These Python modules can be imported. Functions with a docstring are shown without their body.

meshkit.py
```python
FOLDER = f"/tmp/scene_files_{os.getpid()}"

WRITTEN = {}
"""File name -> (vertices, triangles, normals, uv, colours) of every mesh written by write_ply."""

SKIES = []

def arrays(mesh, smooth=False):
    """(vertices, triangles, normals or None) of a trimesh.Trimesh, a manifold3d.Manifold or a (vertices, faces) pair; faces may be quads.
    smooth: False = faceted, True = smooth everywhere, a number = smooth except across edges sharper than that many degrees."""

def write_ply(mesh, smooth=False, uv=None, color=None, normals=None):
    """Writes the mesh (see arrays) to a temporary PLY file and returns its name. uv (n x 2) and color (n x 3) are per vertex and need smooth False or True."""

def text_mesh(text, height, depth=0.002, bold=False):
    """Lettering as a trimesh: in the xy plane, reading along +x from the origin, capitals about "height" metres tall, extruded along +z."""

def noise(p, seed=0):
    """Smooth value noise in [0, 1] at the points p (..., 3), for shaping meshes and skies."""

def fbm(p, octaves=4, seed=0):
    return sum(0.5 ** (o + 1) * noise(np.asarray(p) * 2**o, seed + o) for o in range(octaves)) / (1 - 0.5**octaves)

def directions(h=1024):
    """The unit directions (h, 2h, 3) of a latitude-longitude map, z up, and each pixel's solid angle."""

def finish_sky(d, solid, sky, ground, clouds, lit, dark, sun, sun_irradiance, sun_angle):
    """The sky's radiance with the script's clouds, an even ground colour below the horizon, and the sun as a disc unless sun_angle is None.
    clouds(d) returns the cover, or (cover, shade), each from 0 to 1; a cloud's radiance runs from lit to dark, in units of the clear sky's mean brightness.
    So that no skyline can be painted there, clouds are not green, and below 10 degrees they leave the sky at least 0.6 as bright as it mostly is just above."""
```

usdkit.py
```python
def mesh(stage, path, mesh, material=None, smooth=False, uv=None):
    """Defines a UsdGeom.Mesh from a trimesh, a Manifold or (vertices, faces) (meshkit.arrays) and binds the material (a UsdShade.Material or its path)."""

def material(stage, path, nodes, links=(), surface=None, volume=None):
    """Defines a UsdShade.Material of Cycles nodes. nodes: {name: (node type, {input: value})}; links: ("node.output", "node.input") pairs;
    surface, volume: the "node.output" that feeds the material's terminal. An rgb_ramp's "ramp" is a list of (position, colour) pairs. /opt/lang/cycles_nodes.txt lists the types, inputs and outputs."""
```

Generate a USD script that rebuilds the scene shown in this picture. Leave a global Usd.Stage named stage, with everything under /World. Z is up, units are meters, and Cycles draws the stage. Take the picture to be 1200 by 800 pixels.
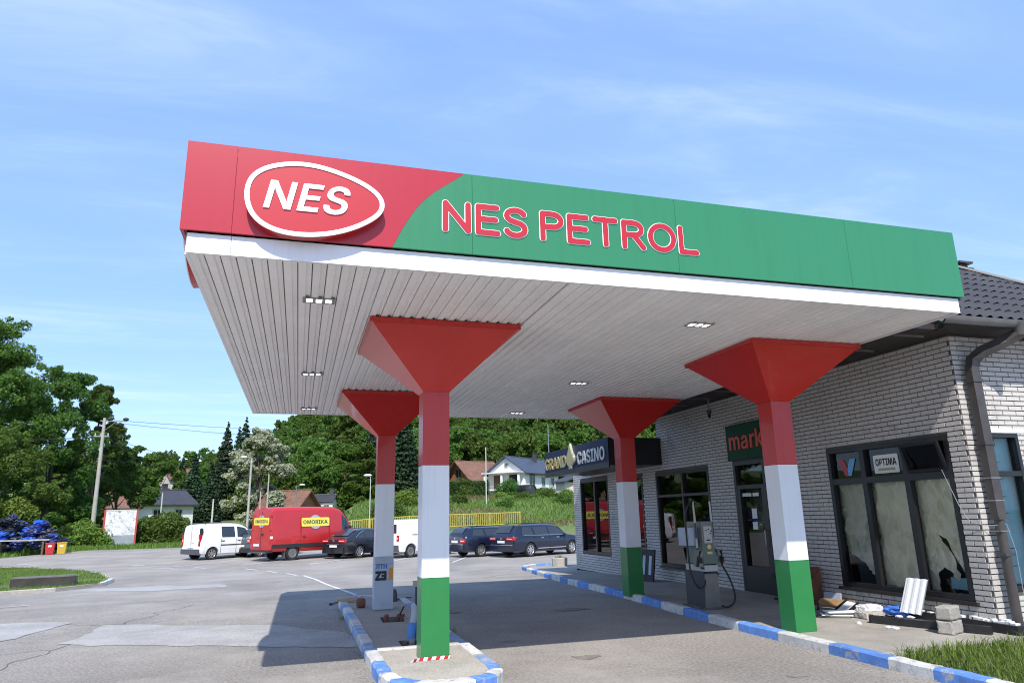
import math, random, numpy as np, trimesh, manifold3d as m3, shapely, usdkit, meshkit
from shapely.geometry import Polygon, LineString, Point, box as sbox
from shapely import affinity
from scipy.interpolate import PchipInterpolator, splprep, splev
from pxr import Usd, UsdGeom, UsdShade, UsdLux, Gf, Sdf, Vt

stage = Usd.Stage.CreateInMemory()
UsdGeom.SetStageUpAxis(stage, 'Z'); UsdGeom.SetStageMetersPerUnit(stage, 1.0)
UsdGeom.Xform.Define(stage, '/World'); UsdGeom.Scope.Define(stage, '/World/Looks')
rnd = random.Random(7); RNG = np.random.default_rng(7)

# ---------------------------------------------------------------- camera, sky, sun, exposure
EXPOSURE = 0.28
SUN = np.array([-0.18, -0.855, 1.0]); SUN /= np.linalg.norm(SUN)
SUN_I, SKY_S = 1.18, 0.15
EYE = np.array([0, 0, 1.7116])
def cam_axes(yaw=0.2974, pitch=0.2452, roll=-0.0229):
    f = np.array([math.sin(yaw)*math.cos(pitch), math.cos(yaw)*math.cos(pitch), math.sin(pitch)])
    r = np.array([math.cos(yaw), -math.sin(yaw), 0]); u = np.cross(r, f); c, s = math.cos(roll), math.sin(roll)
    return c*r+s*u, -s*r+c*u, f
R_, U_, F_ = cam_axes()
cam = UsdGeom.Camera.Define(stage, '/World/camera')
cam.AddTransformOp().Set(Gf.Matrix4d(*R_, 0, *U_, 0, *(-F_), 0, *EYE, 1))
cam.CreateHorizontalApertureAttr(36.0); cam.CreateFocalLengthAttr(809.0/1200*36); cam.CreateExposureAttr(EXPOSURE)
cam.CreateClippingRangeAttr(Gf.Vec2f(0.05, 5000))

sky = UsdLux.DomeLight.Define(stage, '/World/sky')
elev, rot = math.asin(SUN[2]), math.atan2(SUN[0], SUN[1])
sm = usdkit.material(stage, '/World/Looks/sky_air', {
    'tc': ('texture_coordinate', {}), 'sx': ('separate_xyz', {}),
    'sk': ('sky_texture', {'sky_type': 'single_scattering', 'sun_disc': False, 'sun_elevation': elev, 'sun_rotation': rot, 'altitude': 300.0, 'air_density': 1.0, 'aerosol_density': 0.6, 'ozone_density': 2.2}),
    'mz': ('math', {'math_type': 'maximum', 'value2': 0.06}), 'dv': ('vector_math', {'math_type': 'divide'}),
    'cz': ('combine_xyz', {}), 'mp': ('mapping', {'scale': (0.6, 1.9, 1.0), 'rotation': (0, 0, 0.55), 'location': (3.1, 1.7, 0)}),
    'n1': ('noise_texture', {'scale': 1.1, 'detail': 9.0, 'roughness': 0.62, 'distortion': 0.5}),
    'r1': ('rgb_ramp', {'ramp': [(0.0, (0.0,)*3), (0.42, (0.03,)*3), (0.52, (0.08,)*3), (0.6, (0.17,)*3), (0.7, (0.34,)*3), (0.85, (0.6,)*3), (1.0, (0.7,)*3)]}),
    'n2': ('noise_texture', {'scale': 0.5, 'detail': 3.0}), 'r2': ('rgb_ramp', {'ramp': [(0.0, (0.25,)*3), (0.4, (0.5,)*3), (0.65, (1.0,)*3), (1.0, (1.0,)*3)]}),
    'mm': ('math', {'math_type': 'multiply'}), 'ml': ('mix', {'fac': 0.42, 'color2': (2.7, 4.8, 9.8)}), 'mx': ('mix', {'color2': (6.3, 7.2, 8.6)}),
    'bg': ('background_shader', {'strength': SKY_S})},
    [('tc.generated', 'sx.vector'), ('sx.z', 'mz.value1'), ('tc.generated', 'dv.vector1'), ('mz.value', 'cz.x'), ('mz.value', 'cz.y'), ('mz.value', 'cz.z'), ('cz.vector', 'dv.vector2'),
     ('dv.vector', 'mp.vector'), ('mp.vector', 'n1.vector'), ('n1.fac', 'r1.fac'), ('mp.vector', 'n2.vector'), ('n2.fac', 'r2.fac'), ('r1.color', 'mm.value1'), ('r2.color', 'mm.value2'),
     ('mm.value', 'mx.fac'), ('sk.color', 'ml.color1'), ('ml.color', 'mx.color1'), ('mx.color', 'bg.color')], surface='bg.background')
UsdShade.MaterialBindingAPI.Apply(sky.GetPrim()).Bind(sm)
sky.GetPrim().SetCustomDataByKey('kind', 'structure')
sun = UsdLux.DistantLight.Define(stage, '/World/sun')
sun.CreateIntensityAttr(SUN_I); sun.CreateAngleAttr(0.5); sun.CreateColorAttr(Gf.Vec3f(1.0, 0.955, 0.88)); sun.CreateNormalizeAttr(True)
_x = np.cross([0, 0, 1.0], SUN); _x /= np.linalg.norm(_x); _y = np.cross(SUN, _x)
sun.AddTransformOp().Set(Gf.Matrix4d(*_x, 0, *_y, 0, *SUN, 0, 0, 0, 50, 1))

# ---------------------------------------------------------------- helpers
class B:
    """collects shapes of one mesh"""
    def __init__(s): s.v, s.f, s.n = [], [], 0
    def add(s, v, f):
        v = np.asarray(v, float); f = np.asarray(f, int)
        if f.shape[1] == 4: f = np.vstack([f[:, [0, 1, 2]], f[:, [0, 2, 3]]])
        s.v.append(v); s.f.append(f+s.n); s.n += len(v); return s
    def tm(s, m, M=None):
        v = np.asarray(m.vertices, float)
        if M is not None: v = v@np.asarray(M)[:3, :3].T+np.asarray(M)[:3, 3]
        return s.add(v, m.faces)
    def box(s, x0, x1, y0, y1, z0, z1, M=None):
        v = np.array([[x, y, z] for x in (x0, x1) for y in (y0, y1) for z in (z0, z1)], float)
        if M is not None: v = v@np.asarray(M)[:3, :3].T+np.asarray(M)[:3, 3]
        return s.add(v, [[0, 1, 3, 2], [4, 6, 7, 5], [0, 4, 5, 1], [2, 3, 7, 6], [0, 2, 6, 4], [1, 5, 7, 3]])
    def cyl(s, p0, p1, r0, r1=None, n=12, cap=True):
        r1 = r0 if r1 is None else r1; p0, p1 = np.asarray(p0, float), np.asarray(p1, float)
        t = p1-p0; t /= np.linalg.norm(t)+1e-12; a = np.cross(t, [0, 0, 1.0] if abs(t[2]) < .9 else [1.0, 0, 0]); a /= np.linalg.norm(a); b = np.cross(t, a)
        th = np.arange(n)*2*np.pi/n; ring = np.cos(th)[:, None]*a+np.sin(th)[:, None]*b
        v = np.vstack([p0+ring*r0, p1+ring*r1]); i = np.arange(n); j = (i+1) % n
        f = np.stack([i, j, j+n, i+n], 1); s.add(v, f)
        if cap:
            if r0 > 1e-6: s.add(np.vstack([p0+ring*r0, p0]), np.stack([j, i, np.full(n, n)], 1))
            if r1 > 1e-6: s.add(np.vstack([p1+ring*r1, p1]), np.stack([i, j, np.full(n, n)], 1))
        return s
    def tube(s, pts, r, n=6):
        pts = np.asarray(pts, float); r = np.broadcast_to(r, len(pts)); t = np.gradient(pts, axis=0); t /= np.linalg.norm(t, axis=1, keepdims=True)+1e-12
        a = np.cross(t[0], [0, 0, 1.0] if abs(t[0][2]) < .9 else [1.0, 0, 0]); V = []; th = np.arange(n)*2*np.pi/n
        for k in range(len(pts)):
            a = a-t[k]*(a@t[k]); a /= np.linalg.norm(a)+1e-12; b = np.cross(t[k], a)
            V.append(pts[k]+r[k]*(np.cos(th)[:, None]*a+np.sin(th)[:, None]*b))
        i, j = np.meshgrid(np.arange(len(pts)-1), np.arange(n), indexing='ij')
        f = np.stack([i*n+j, i*n+(j+1) % n, (i+1)*n+(j+1) % n, (i+1)*n+j], -1).reshape(-1, 4)
        v = np.vstack(V+[pts[:1], pts[-1:]]); N = n*len(pts); s.add(v, f); k = np.arange(n)
        s.f.append(np.stack([(k+1) % n, k, np.full(n, N)], 1)+s.n-len(v)); s.f.append(np.stack([N-n+k, N-n+(k+1) % n, np.full(n, N+1)], 1)+s.n-len(v)); return s
    def prism(s, poly, depth, M=None):
        for g in getattr(poly, 'geoms', [poly]):
            if g.is_empty or g.area < 1e-9: continue
            s.tm(trimesh.creation.extrude_polygon(g, depth, engine='earcut'), M)
        return s
    def grid(s, P):
        P = np.asarray(P, float); h, w = P.shape[:2]; i, j = np.meshgrid(np.arange(h-1), np.arange(w-1), indexing='ij'); k = (i*w+j).ravel()
        return s.add(P.reshape(-1, 3), np.stack([k, k+1, k+w+1, k+w], 1))
    def mesh(s): return np.vstack(s.v), np.vstack(s.f)
    def move(s, M):
        M = np.asarray(M); s.v = [v@M[:3, :3].T+M[:3, 3] for v in s.v]; return s

def Tm(x=0, y=0, z=0, rz=0, rx=0, ry=0, s=1.0):
    M = trimesh.transformations.euler_matrix(rx, ry, rz, 'sxyz'); M[:3, :3] *= s; M[:3, 3] = (x, y, z); return M
def frame(o, ex, ey):
    ex, ey = np.asarray(ex, float), np.asarray(ey, float); M = np.eye(4); M[:3, 0], M[:3, 1], M[:3, 2], M[:3, 3] = ex, ey, np.cross(ex, ey), o; return M
FRONT = lambda x, y, z: frame((x, y, z), (1, 0, 0), (0, 0, 1))      # a plane that faces -y, reading along +x
LEFT = lambda x, y, z: frame((x, y, z), (0, -1, 0), (0, 0, 1))      # a plane that faces -x, reading along -y

taken = {}
def uniq(parent, name):
    k = (parent, name); n = taken.get(k, 0); taken[k] = n+1
    return f'{parent}/{name}' if n == 0 else f'{parent}/{name}_{n:03d}'
def data(prim, **kw):
    for k, v in kw.items():
        if v: prim.SetCustomDataByKey(k, v)
class Thing:
    def __init__(s, name, label, cat, loc=(0, 0, 0), rz=0.0, group=None, kind=None, scale=1.0, src=None, M=None):
        s.path = uniq('/World', name); s.loc = np.asarray(loc, float)
        s.M = Tm(*loc, rz=rz, s=scale) if M is None else np.asarray(M)
        x = UsdGeom.Xform.Define(stage, s.path); x.AddTransformOp().Set(Gf.Matrix4d(*s.M.T.ravel().tolist())); s.prim = x.GetPrim()
        if src is not None:
            s.prim.GetReferences().AddInternalReference(src.path); s.prim.SetInstanceable(True)
        data(s.prim, label=label, category=cat, group=group, kind=kind)
    def part(s, name, b, m, parent=None, smooth=False, label=None, kind=None, world=False):
        path = uniq(parent or s.path, name); V, F = b.mesh() if isinstance(b, B) else b
        if world: I = np.linalg.inv(s.M); V = V@I[:3, :3].T+I[:3, 3]
        pr = usdkit.mesh(stage, path, (V, F), MAT[m], smooth=smooth).GetPrim(); data(pr, label=label, kind=kind); return path
def solid(name, b, m, label, cat, group=None, kind=None, smooth=False):
    path = uniq('/World', name); V, F = b.mesh() if isinstance(b, B) else b
    data(usdkit.mesh(stage, path, (V, F), MAT[m], smooth=smooth).GetPrim(), label=label, category=cat, group=group, kind=kind); return path

from PIL import Image, ImageDraw, ImageFont
import glob as _glob
def text(s, height, weight=700, slant=0.0, width=None, grow=0.0):
    """lettering as a shapely shape, baseline at y = 0, starting at x = 0, capitals of the given height"""
    font = ImageFont.truetype(_glob.glob('/opt/blender-*/*/datafiles/fonts/Inter.woff2')[0], 160)
    try: font.set_variation_by_axes([14.0, weight] if len(font.get_variation_axes()) > 1 else [weight]); stroke = 0
    except Exception: stroke = 4 if weight > 500 else 0
    x0, y0, x1, y1 = font.getbbox(s, anchor='ls', stroke_width=stroke)
    im = Image.new('L', (x1-x0+8, y1-y0+8)); ImageDraw.Draw(im).text((4-x0, 4-y0), s, 255, font, anchor='ls', stroke_width=stroke)
    on = np.pad(np.asarray(im) > 127, ((0, 0), (1, 1))).astype(np.int8)
    r, a = np.nonzero(np.diff(on, axis=1) == 1); e = np.nonzero(np.diff(on, axis=1) == -1)[1]
    sh = shapely.union_all(shapely.box(a, -r-1, e, -r)).buffer(.8).buffer(-.8).simplify(.6)
    k = height/(160*.727); sh = affinity.affine_transform(sh, [k, 0, 0, k, -4*k, (4-y0)*k])
    if slant: sh = affinity.affine_transform(sh, [1, slant, 0, 1, 0, 0])
    sh = affinity.translate(sh, -sh.bounds[0], 0)
    if width: sh = affinity.scale(sh, width/(sh.bounds[2]-sh.bounds[0]), 1, origin=(0, 0))
    return sh.buffer(grow) if grow else sh

# ---------------------------------------------------------------- materials
MAT = {}
def pm(name, col, rough=.6, metal=0., streak=0., var=None, bump=None, obj=0., isl=0., coat=0., spec=.5, dirt=None, emit=None, fine=None):
    col = np.asarray(col, float); n = {'p': ('principled_bsdf', {'base_color': tuple(col), 'roughness': rough, 'metallic': metal, 'coat_weight': coat, 'specular_ior_level': spec})}; L = []
    n['g'] = ('geometry', {}); cur = None
    if var:
        n['n'] = ('noise_texture', {'scale': var[0], 'detail': 6.0, 'roughness': .62}); L.append(('g.position', 'n.vector'))
        n['r'] = ('rgb_ramp', {'ramp': [(.28, tuple(np.clip(col*(1-var[1]), 0, 1))), (.5, tuple(col)), (.74, tuple(np.clip(col*(1+var[1]), 0, 1)))]}); L.append(('n.fac', 'r.fac')); cur = 'r.color'
    if fine:
        n['fn'] = ('noise_texture', {'scale': fine[0], 'detail': 3.0, 'roughness': .7}); L.append(('g.position', 'fn.vector'))
        n['fr'] = ('rgb_ramp', {'ramp': [(.3, (1-fine[1],)*3), (.7, (1+fine[1],)*3)]}); L.append(('fn.fac', 'fr.fac'))
        n['fm'] = ('mix', {'mix_type': 'multiply', 'fac': 1.0, 'color1': tuple(col)}); L += ([(cur, 'fm.color1')] if cur else [])+[('fr.color', 'fm.color2')]; cur = 'fm.color'
    if streak:    # faint vertical rain streaks and grime
        n['sm'] = ('mapping', {'scale': (9., 9., .55)}); n['sn'] = ('noise_texture', {'scale': 1.6, 'detail': 6.0, 'roughness': .65}); L += [('g.position', 'sm.vector'), ('sm.vector', 'sn.vector')]
        n['sr'] = ('rgb_ramp', {'ramp': [(.34, (1-streak*2.2, 1-streak*2.3, 1-streak*2.5)), (.5, (1, 1, 1)), (.75, (1+streak*.6,)*3)]}); L.append(('sn.fac', 'sr.fac'))
        n['sx'] = ('mix', {'mix_type': 'multiply', 'fac': 1.0, 'color1': tuple(col)}); L += ([(cur, 'sx.color1')] if cur else [])+[('sr.color', 'sx.color2')]; cur = 'sx.color'
    if dirt:      # (colour, scale, low, high)
        n['dn'] = ('noise_texture', {'scale': dirt[1], 'detail': 8.0, 'roughness': .7}); L.append(('g.position', 'dn.vector'))
        n['dr'] = ('rgb_ramp', {'ramp': [(dirt[2], (0, 0, 0)), (dirt[3], (1, 1, 1))]}); L.append(('dn.fac', 'dr.fac'))
        n['dm'] = ('mix', {'color1': tuple(col), 'color2': tuple(dirt[0])}); L += ([(cur, 'dm.color1')] if cur else [])+[('dr.color', 'dm.fac')]; cur = 'dm.color'
    if obj or isl:
        n['oi'] = ('object_info', {}); n['hm'] = ('map_range', {'from_min': 0., 'from_max': 1., 'to_min': 1-(obj or isl), 'to_max': 1+(obj or isl)})
        L.append(('oi.random' if obj else 'g.random_per_island', 'hm.value'))
        n['hs'] = ('hsv', {'color': tuple(col)}); L += ([(cur, 'hs.color')] if cur else [])+[('hm.result', 'hs.value')]; cur = 'hs.color'
    if cur: L.append((cur, 'p.base_color'))
    if bump:
        n['bn'] = ('noise_texture', {'scale': bump[0], 'detail': 5.0}); n['b'] = ('bump', {'strength': bump[1], 'distance': bump[2] if len(bump) > 2 else .01}); L += [('g.position', 'bn.vector'), ('bn.fac', 'b.height'), ('b.normal', 'p.normal')]
    if emit: n['p'][1].update({'emission_color': tuple(emit[0]), 'emission_strength': emit[1]})
    MAT[name] = usdkit.material(stage, '/World/Looks/'+name, n, L, surface='p.BSDF')
def leafm(name, col, isl=.35, trans=.35, hue=.02):
    col = np.asarray(col)
    MAT[name] = usdkit.material(stage, '/World/Looks/'+name, {'g': ('geometry', {}), 'oi': ('object_info', {}),
        'v': ('map_range', {'from_min': 0., 'from_max': 1., 'to_min': 1-isl, 'to_max': 1+isl}), 'h': ('map_range', {'from_min': 0., 'from_max': 1., 'to_min': .5-hue, 'to_max': .5+hue}),
        'hs': ('hsv', {'color': tuple(col)}), 'o': ('map_range', {'from_min': 0., 'from_max': 1., 'to_min': .78, 'to_max': 1.22}), 'h2': ('hsv', {}),
        'd': ('principled_bsdf', {'roughness': .55, 'specular_ior_level': .35}), 't': ('translucent_bsdf', {}), 'm': ('mix_closure', {'fac': trans})},
        [('g.random_per_island', 'v.value'), ('oi.random', 'h.value'), ('oi.random', 'o.value'), ('v.result', 'hs.value'), ('h.result', 'hs.hue'), ('hs.color', 'h2.color'), ('o.result', 'h2.value'),
         ('h2.color', 'd.base_color'), ('h2.color', 't.color'), ('d.BSDF', 'm.closure1'), ('t.BSDF', 'm.closure2')], surface='m.closure')
def glassm(name, tint, ior=1.5, rough=0.0):
    MAT[name] = usdkit.material(stage, '/World/Looks/'+name, {'f': ('fresnel', {'IOR': ior}), 't': ('transparent_bsdf', {'color': tint}), 'g': ('glossy_bsdf', {'color': (1, 1, 1), 'roughness': rough}), 'm': ('mix_closure', {})},
        [('f.fac', 'm.fac'), ('t.BSDF', 'm.closure1'), ('g.BSDF', 'm.closure2')], surface='m.closure')

pm('asphalt', (.26, .236, .21), .9, var=(.24, .26), fine=(26, .42), dirt=((.37, .34, .30), .45, .46, .74), bump=(50, .9, .015))
pm('asphalt_patch', (.345, .335, .322), .88, var=(1.1, .2), fine=(26, .25), dirt=((.28, .268, .255), 1.3, .48, .72), bump=(60, .3))
pm('crack', (.12, .112, .104), .95)
pm('rust_stain', (.195, .17, .15), .85, var=(4, .4))
pm('line_paint', (.62, .62, .61), .7, var=(3, .1), dirt=((.28, .275, .27), 5, .5, .66))
pm('concrete', (.31, .285, .25), .9, var=(.9, .24), fine=(45, .2), dirt=((.18, .165, .15), 1.4, .56, .8), bump=(40, .4))
pm('concrete_light', (.37, .34, .295), .9, var=(1.6, .2), fine=(34, .3), dirt=((.22, .2, .17), 2.2, .55, .8), bump=(30, .4))
pm('block_side', (.045, .04, .036), .9, var=(3, .4), bump=(20, .5))
pm('concrete_dark', (.13, .12, .11), .9, var=(3, .4), bump=(20, .5))
pm('kerb_blue', (.10, .22, .53), .7, var=(5, .25), dirt=((.36, .35, .33), 7, .55, .63), bump=(30, .4), obj=.18)
pm('kerb_pale_blue', (.2, .3, .5), .75, var=(5, .2), dirt=((.42, .4, .37), 7, .5, .62), bump=(30, .4), obj=.15)
pm('kerb_white', (.58, .57, .54), .8, var=(5, .2), dirt=((.27, .25, .22), 8, .53, .66), bump=(30, .4), obj=.1)
pm('red_clad', (.46, .016, .010), .3, fine=(1.5, .05), coat=.15, streak=0.04)
pm('red_fascia', (.40, .018, .032), .3, coat=.1, streak=0.02)
pm('green_clad', (.02, .18, .048), .32, fine=(1.5, .05), coat=.1, streak=0.015)
pm('green_fascia', (.028, .195, .085), .32, coat=.1, streak=0.025)
pm('white_clad', (.76, .77, .79), .32, fine=(1.2, .03), coat=.1, streak=0.02)
pm('white_trim', (.80, .80, .80), .35, fine=(2, .04), streak=0.02)
pm('soffit', (.86, .835, .81), .4, fine=(1.0, .05), obj=.03)
pm('soffit_back', (.36, .235, .225), .7)
pm('dark_core', (.03, .03, .03), .8)
pm('sign_white', (.85, .85, .85), .35)
pm('sign_red', (.44, .016, .026), .35)
pm('lamp_lens', (.9, .9, .9), .3, emit=((1, .98, .95), 1.4))
pm('lamp_frame', (.25, .24, .23), .4)
pm('brick', (.58, .545, .505), .75, var=(.45, .16), fine=(60, .12), isl=.14, dirt=((.27, .25, .23), 1.7, .56, .82), bump=(80, .35))
pm('mortar', (.09, .085, .08), .9)
pm('black_frame', (.012, .012, .013), .35)
pm('plinth_black', (.015, .015, .016), .5, bump=(20, .4), var=(8, .4))
pm('plaster', (.7, .69, .67), .9, var=(10, .2), bump=(30, .5))
pm('film', (.78, .72, .57), .5, var=(2.5, .10), bump=(6, .5, .05))
pm('film_grey', (.6, .58, .5), .5, var=(2.5, .12), bump=(6, .5, .05))
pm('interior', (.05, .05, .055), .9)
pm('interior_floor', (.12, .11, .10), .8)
pm('curtain', (.25, .48, .55), .8, var=(3, .15))
pm('eave', (.022, .016, .014), .6)
pm('roof_tile', (.05, .046, .045), .5, var=(1.2, .25), isl=.1)
pm('gutter', (.10, .095, .092), .4, var=(4, .2))
pm('pipe', (.055, .047, .043), .42, var=(5, .3))
pm('navy', (.012, .02, .05), .45, spec=.15)
pm('gold', (.6, .5, .22), .3, .6)
pm('silver', (.6, .6, .58), .3, .5)
pm('market_green', (.01, .06, .03), .55, spec=.15)
pm('market_red', (.6, .07, .04), .5)
pm('pump_metal', (.19, .19, .18), .38, .55, var=(4, .15))
pm('pump_dark', (.045, .047, .05), .5, var=(4, .3))
pm('pump_green', (.13, .16, .13), .45)
pm('rubber', (.015, .015, .016), .55)
pm('paper', (.75, .75, .73), .8)
pm('black_print', (.02, .02, .022), .6)
pm('blue_print', (.06, .2, .5), .6)
pm('cyan_print', (.15, .42, .75), .6)
pm('orange_print', (.65, .28, .04), .6)
pm('grey_print', (.35, .38, .42), .6)
pm('poster_grey', (.40, .45, .52), .5, var=(3, .08))
pm('rust', (.16, .06, .035), .85, var=(6, .4))
pm('steel', (.3, .29, .28), .4, .7, var=(6, .3))
pm('red_board', (.33, .05, .025), .55, var=(3, .25))
pm('cardboard', (.42, .34, .22), .85, var=(4, .15), bump=(20, .2))
pm('wood', (.30, .18, .08), .7, var=(8, .3))
pm('blue_cloth', (.05, .16, .55), .7, var=(8, .3))
pm('white_sheet', (.72, .73, .75), .4, var=(3, .08))
pm('terracotta', (.3, .1, .05), .8)
pm('soil', (.10, .075, .05), .95, bump=(30, .6))
pm('grass_ground', (.10, .15, .035), .95, var=(.35, .35), fine=(3, .3), dirt=((.2, .17, .07), .12, .52, .75))
pm('verge_ground', (.2, .19, .13), .95, var=(.6, .3), fine=(5, .3))
pm('yellow_paint', (.44, .34, .05), .5, var=(3, .2))
pm('pole_concrete', (.36, .34, .30), .85, var=(3, .2))
pm('pole_white', (.46, .46, .42), .6)
pm('bark', (.09, .07, .05), .9, var=(5, .3), bump=(15, .6, .04))
pm('white_wall', (.72, .72, .70), .8, var=(.8, .06))
pm('cream_wall', (.55, .50, .42), .8, var=(.8, .1))
pm('brick_wall', (.32, .13, .07), .85, var=(1.5, .25))
pm('roof_brown', (.17, .085, .055), .75, var=(1.2, .3), fine=(4, .25))
pm('roof_dark', (.045, .045, .055), .6, var=(1.2, .2))
pm('roof_navy', (.05, .06, .085), .5, var=(1.2, .2))
pm('house_glass', (.03, .035, .045), .12, spec=.8)
pm('house_wood', (.12, .07, .04), .8)
pm('orange_cloth', (.75, .2, .03), .8)
pm('bag_black', (.016, .018, .028), .3, bump=(9, .8, .05), obj=.4)
pm('bag_navy', (.018, .03, .12), .32, bump=(9, .8, .05), obj=.4)
pm('bag_blue', (.02, .09, .5), .32, bump=(9, .8, .05), obj=.3)
pm('bin_red', (.42, .025, .025), .5); pm('bin_yellow', (.5, .32, .03), .5)
pm('board_map', (.62, .62, .62), .5, var=(1.6, .3), fine=(4.5, .3), dirt=((.25, .27, .27), 3.2, .56, .62))
pm('board_grey', (.26, .29, .32), .5, var=(2, .2)); pm('post_red', (.42, .05, .04), .6)
for nm, c, r in (('car_white', (.78, .79, .8), .3), ('car_red', (.43, .017, .017), .38), ('car_black', (.012, .013, .017), .2), ('car_navy', (.007, .011, .028), .22), ('car_grey', (.05, .065, .085), .25)):
    pm(nm, c, r, coat=.6, fine=(1.2, .06))
pm('car_glass', (.025, .03, .034), .05, spec=.9)
pm('car_trim', (.02, .02, .021), .6); pm('bumper_grey', (.07, .07, .075), .6)
pm('tyre', (.018, .018, .018), .85); pm('alloy', (.5, .5, .5), .35, .7); pm('steel_rim', (.22, .22, .22), .5, .4)
pm('tail_red', (.45, .015, .015), .2, coat=.6); pm('tail_white', (.75, .72, .7), .25); pm('plate', (.72, .73, .75), .5); pm('chrome', (.7, .7, .7), .15, .9)
pm('oval_yellow', (.78, .62, .08), .5); pm('omorika_green', (.04, .10, .05), .5); pm('badge_grey', (.33, .33, .42), .5)
glassm('glass', (.93, .95, .94), 1.45); glassm('glass_dark', (.35, .38, .38), 1.6)
leafm('leaf_mid', (.155, .275, .04), trans=.45); leafm('leaf_dark', (.125, .24, .038), trans=.45); leafm('leaf_light', (.22, .36, .05)); leafm('leaf_conifer', (.05, .105, .04), trans=.25); leafm('leaf_hill', (.165, .285, .04), isl=.4, trans=.5)
leafm('leaf_flower', (.66, .70, .47), isl=.3, hue=.01); leafm('leaf_hedge', (.07, .16, .03)); leafm('grass_blade', (.22, .34, .055), isl=.4); leafm('grass_dry', (.33, .29, .11), isl=.35)
#@@SPLIT
# ---------------------------------------------------------------- terrain and paving
def ss(a, b, x):
    t = np.clip((np.asarray(x, float)-a)/(b-a), 0, 1); return t*t*(3-2*t)
def zlot(y): return -.27*ss(12, 28, y)*(1-ss(38, 54, y))
def zt(x, y):
    x, y = np.asarray(x, float), np.asarray(y, float); az = x/np.maximum(y, 1)
    bank = ss(.02, .09, az)*(.9*ss(50, 58, y)+3.0*ss(60, 88, y))+(1-ss(.02, .09, az))*(.3*ss(58, 75, y)+1.5*ss(80, 130, y))
    hill = ss(-.14, .10, az)*34*ss(112, 250, y)+(1-ss(-.14, .1, az))*16*ss(120, 330, y)+14*ss(260, 520, y)
    wob = (meshkit.fbm(np.stack([x/9, y/9, 0*x], -1), 3, 5)-.5)*ss(54, 75, y)*1.0
    far = ss(-12, -60, -np.abs(y+20))*0
    return zlot(y)+bank+hill+wob
def sheet(xs, ys, zf, inside=None):
    X, Y = np.meshgrid(xs, ys); V = np.stack([X, Y, zf(X, Y)], -1); h, w = X.shape
    i, j = np.meshgrid(np.arange(h-1), np.arange(w-1), indexing='ij'); k = (i*w+j).ravel(); f = np.stack([k, k+1, k+w+1, k+w], 1)
    if inside is not None:
        c = V.reshape(-1, 3)[f].mean(1); f = f[inside(c[:, 0], c[:, 1])]
    return B().add(V.reshape(-1, 3), f)
def drape(poly, dz, step=1.0, zf=None):
    """a flat shape laid on the lot, cut to small triangles so that it follows the ground"""
    zf = zf or (lambda x, y: zlot(y)); b = B()
    x0, y0, x1, y1 = poly.bounds
    ys = np.arange(math.floor(y0/step)*step, y1+step, step)
    for ya in ys:
        for g in getattr(c := poly.intersection(sbox(x0-1, ya, x1+1, ya+step)), 'geoms', [c]):
            if g.geom_type != 'Polygon' or g.area < 1e-6: continue
            v, f = trimesh.creation.triangulate_polygon(g, engine='earcut')
            v = np.column_stack([v, zf(v[:, 0], v[:, 1])+dz]); n = np.cross(v[f[:, 1]]-v[f[:, 0]], v[f[:, 2]]-v[f[:, 0]])[:, 2]
            f = np.where((n < 0)[:, None], f[:, ::-1], f); b.add(v, f)
    return b
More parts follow.
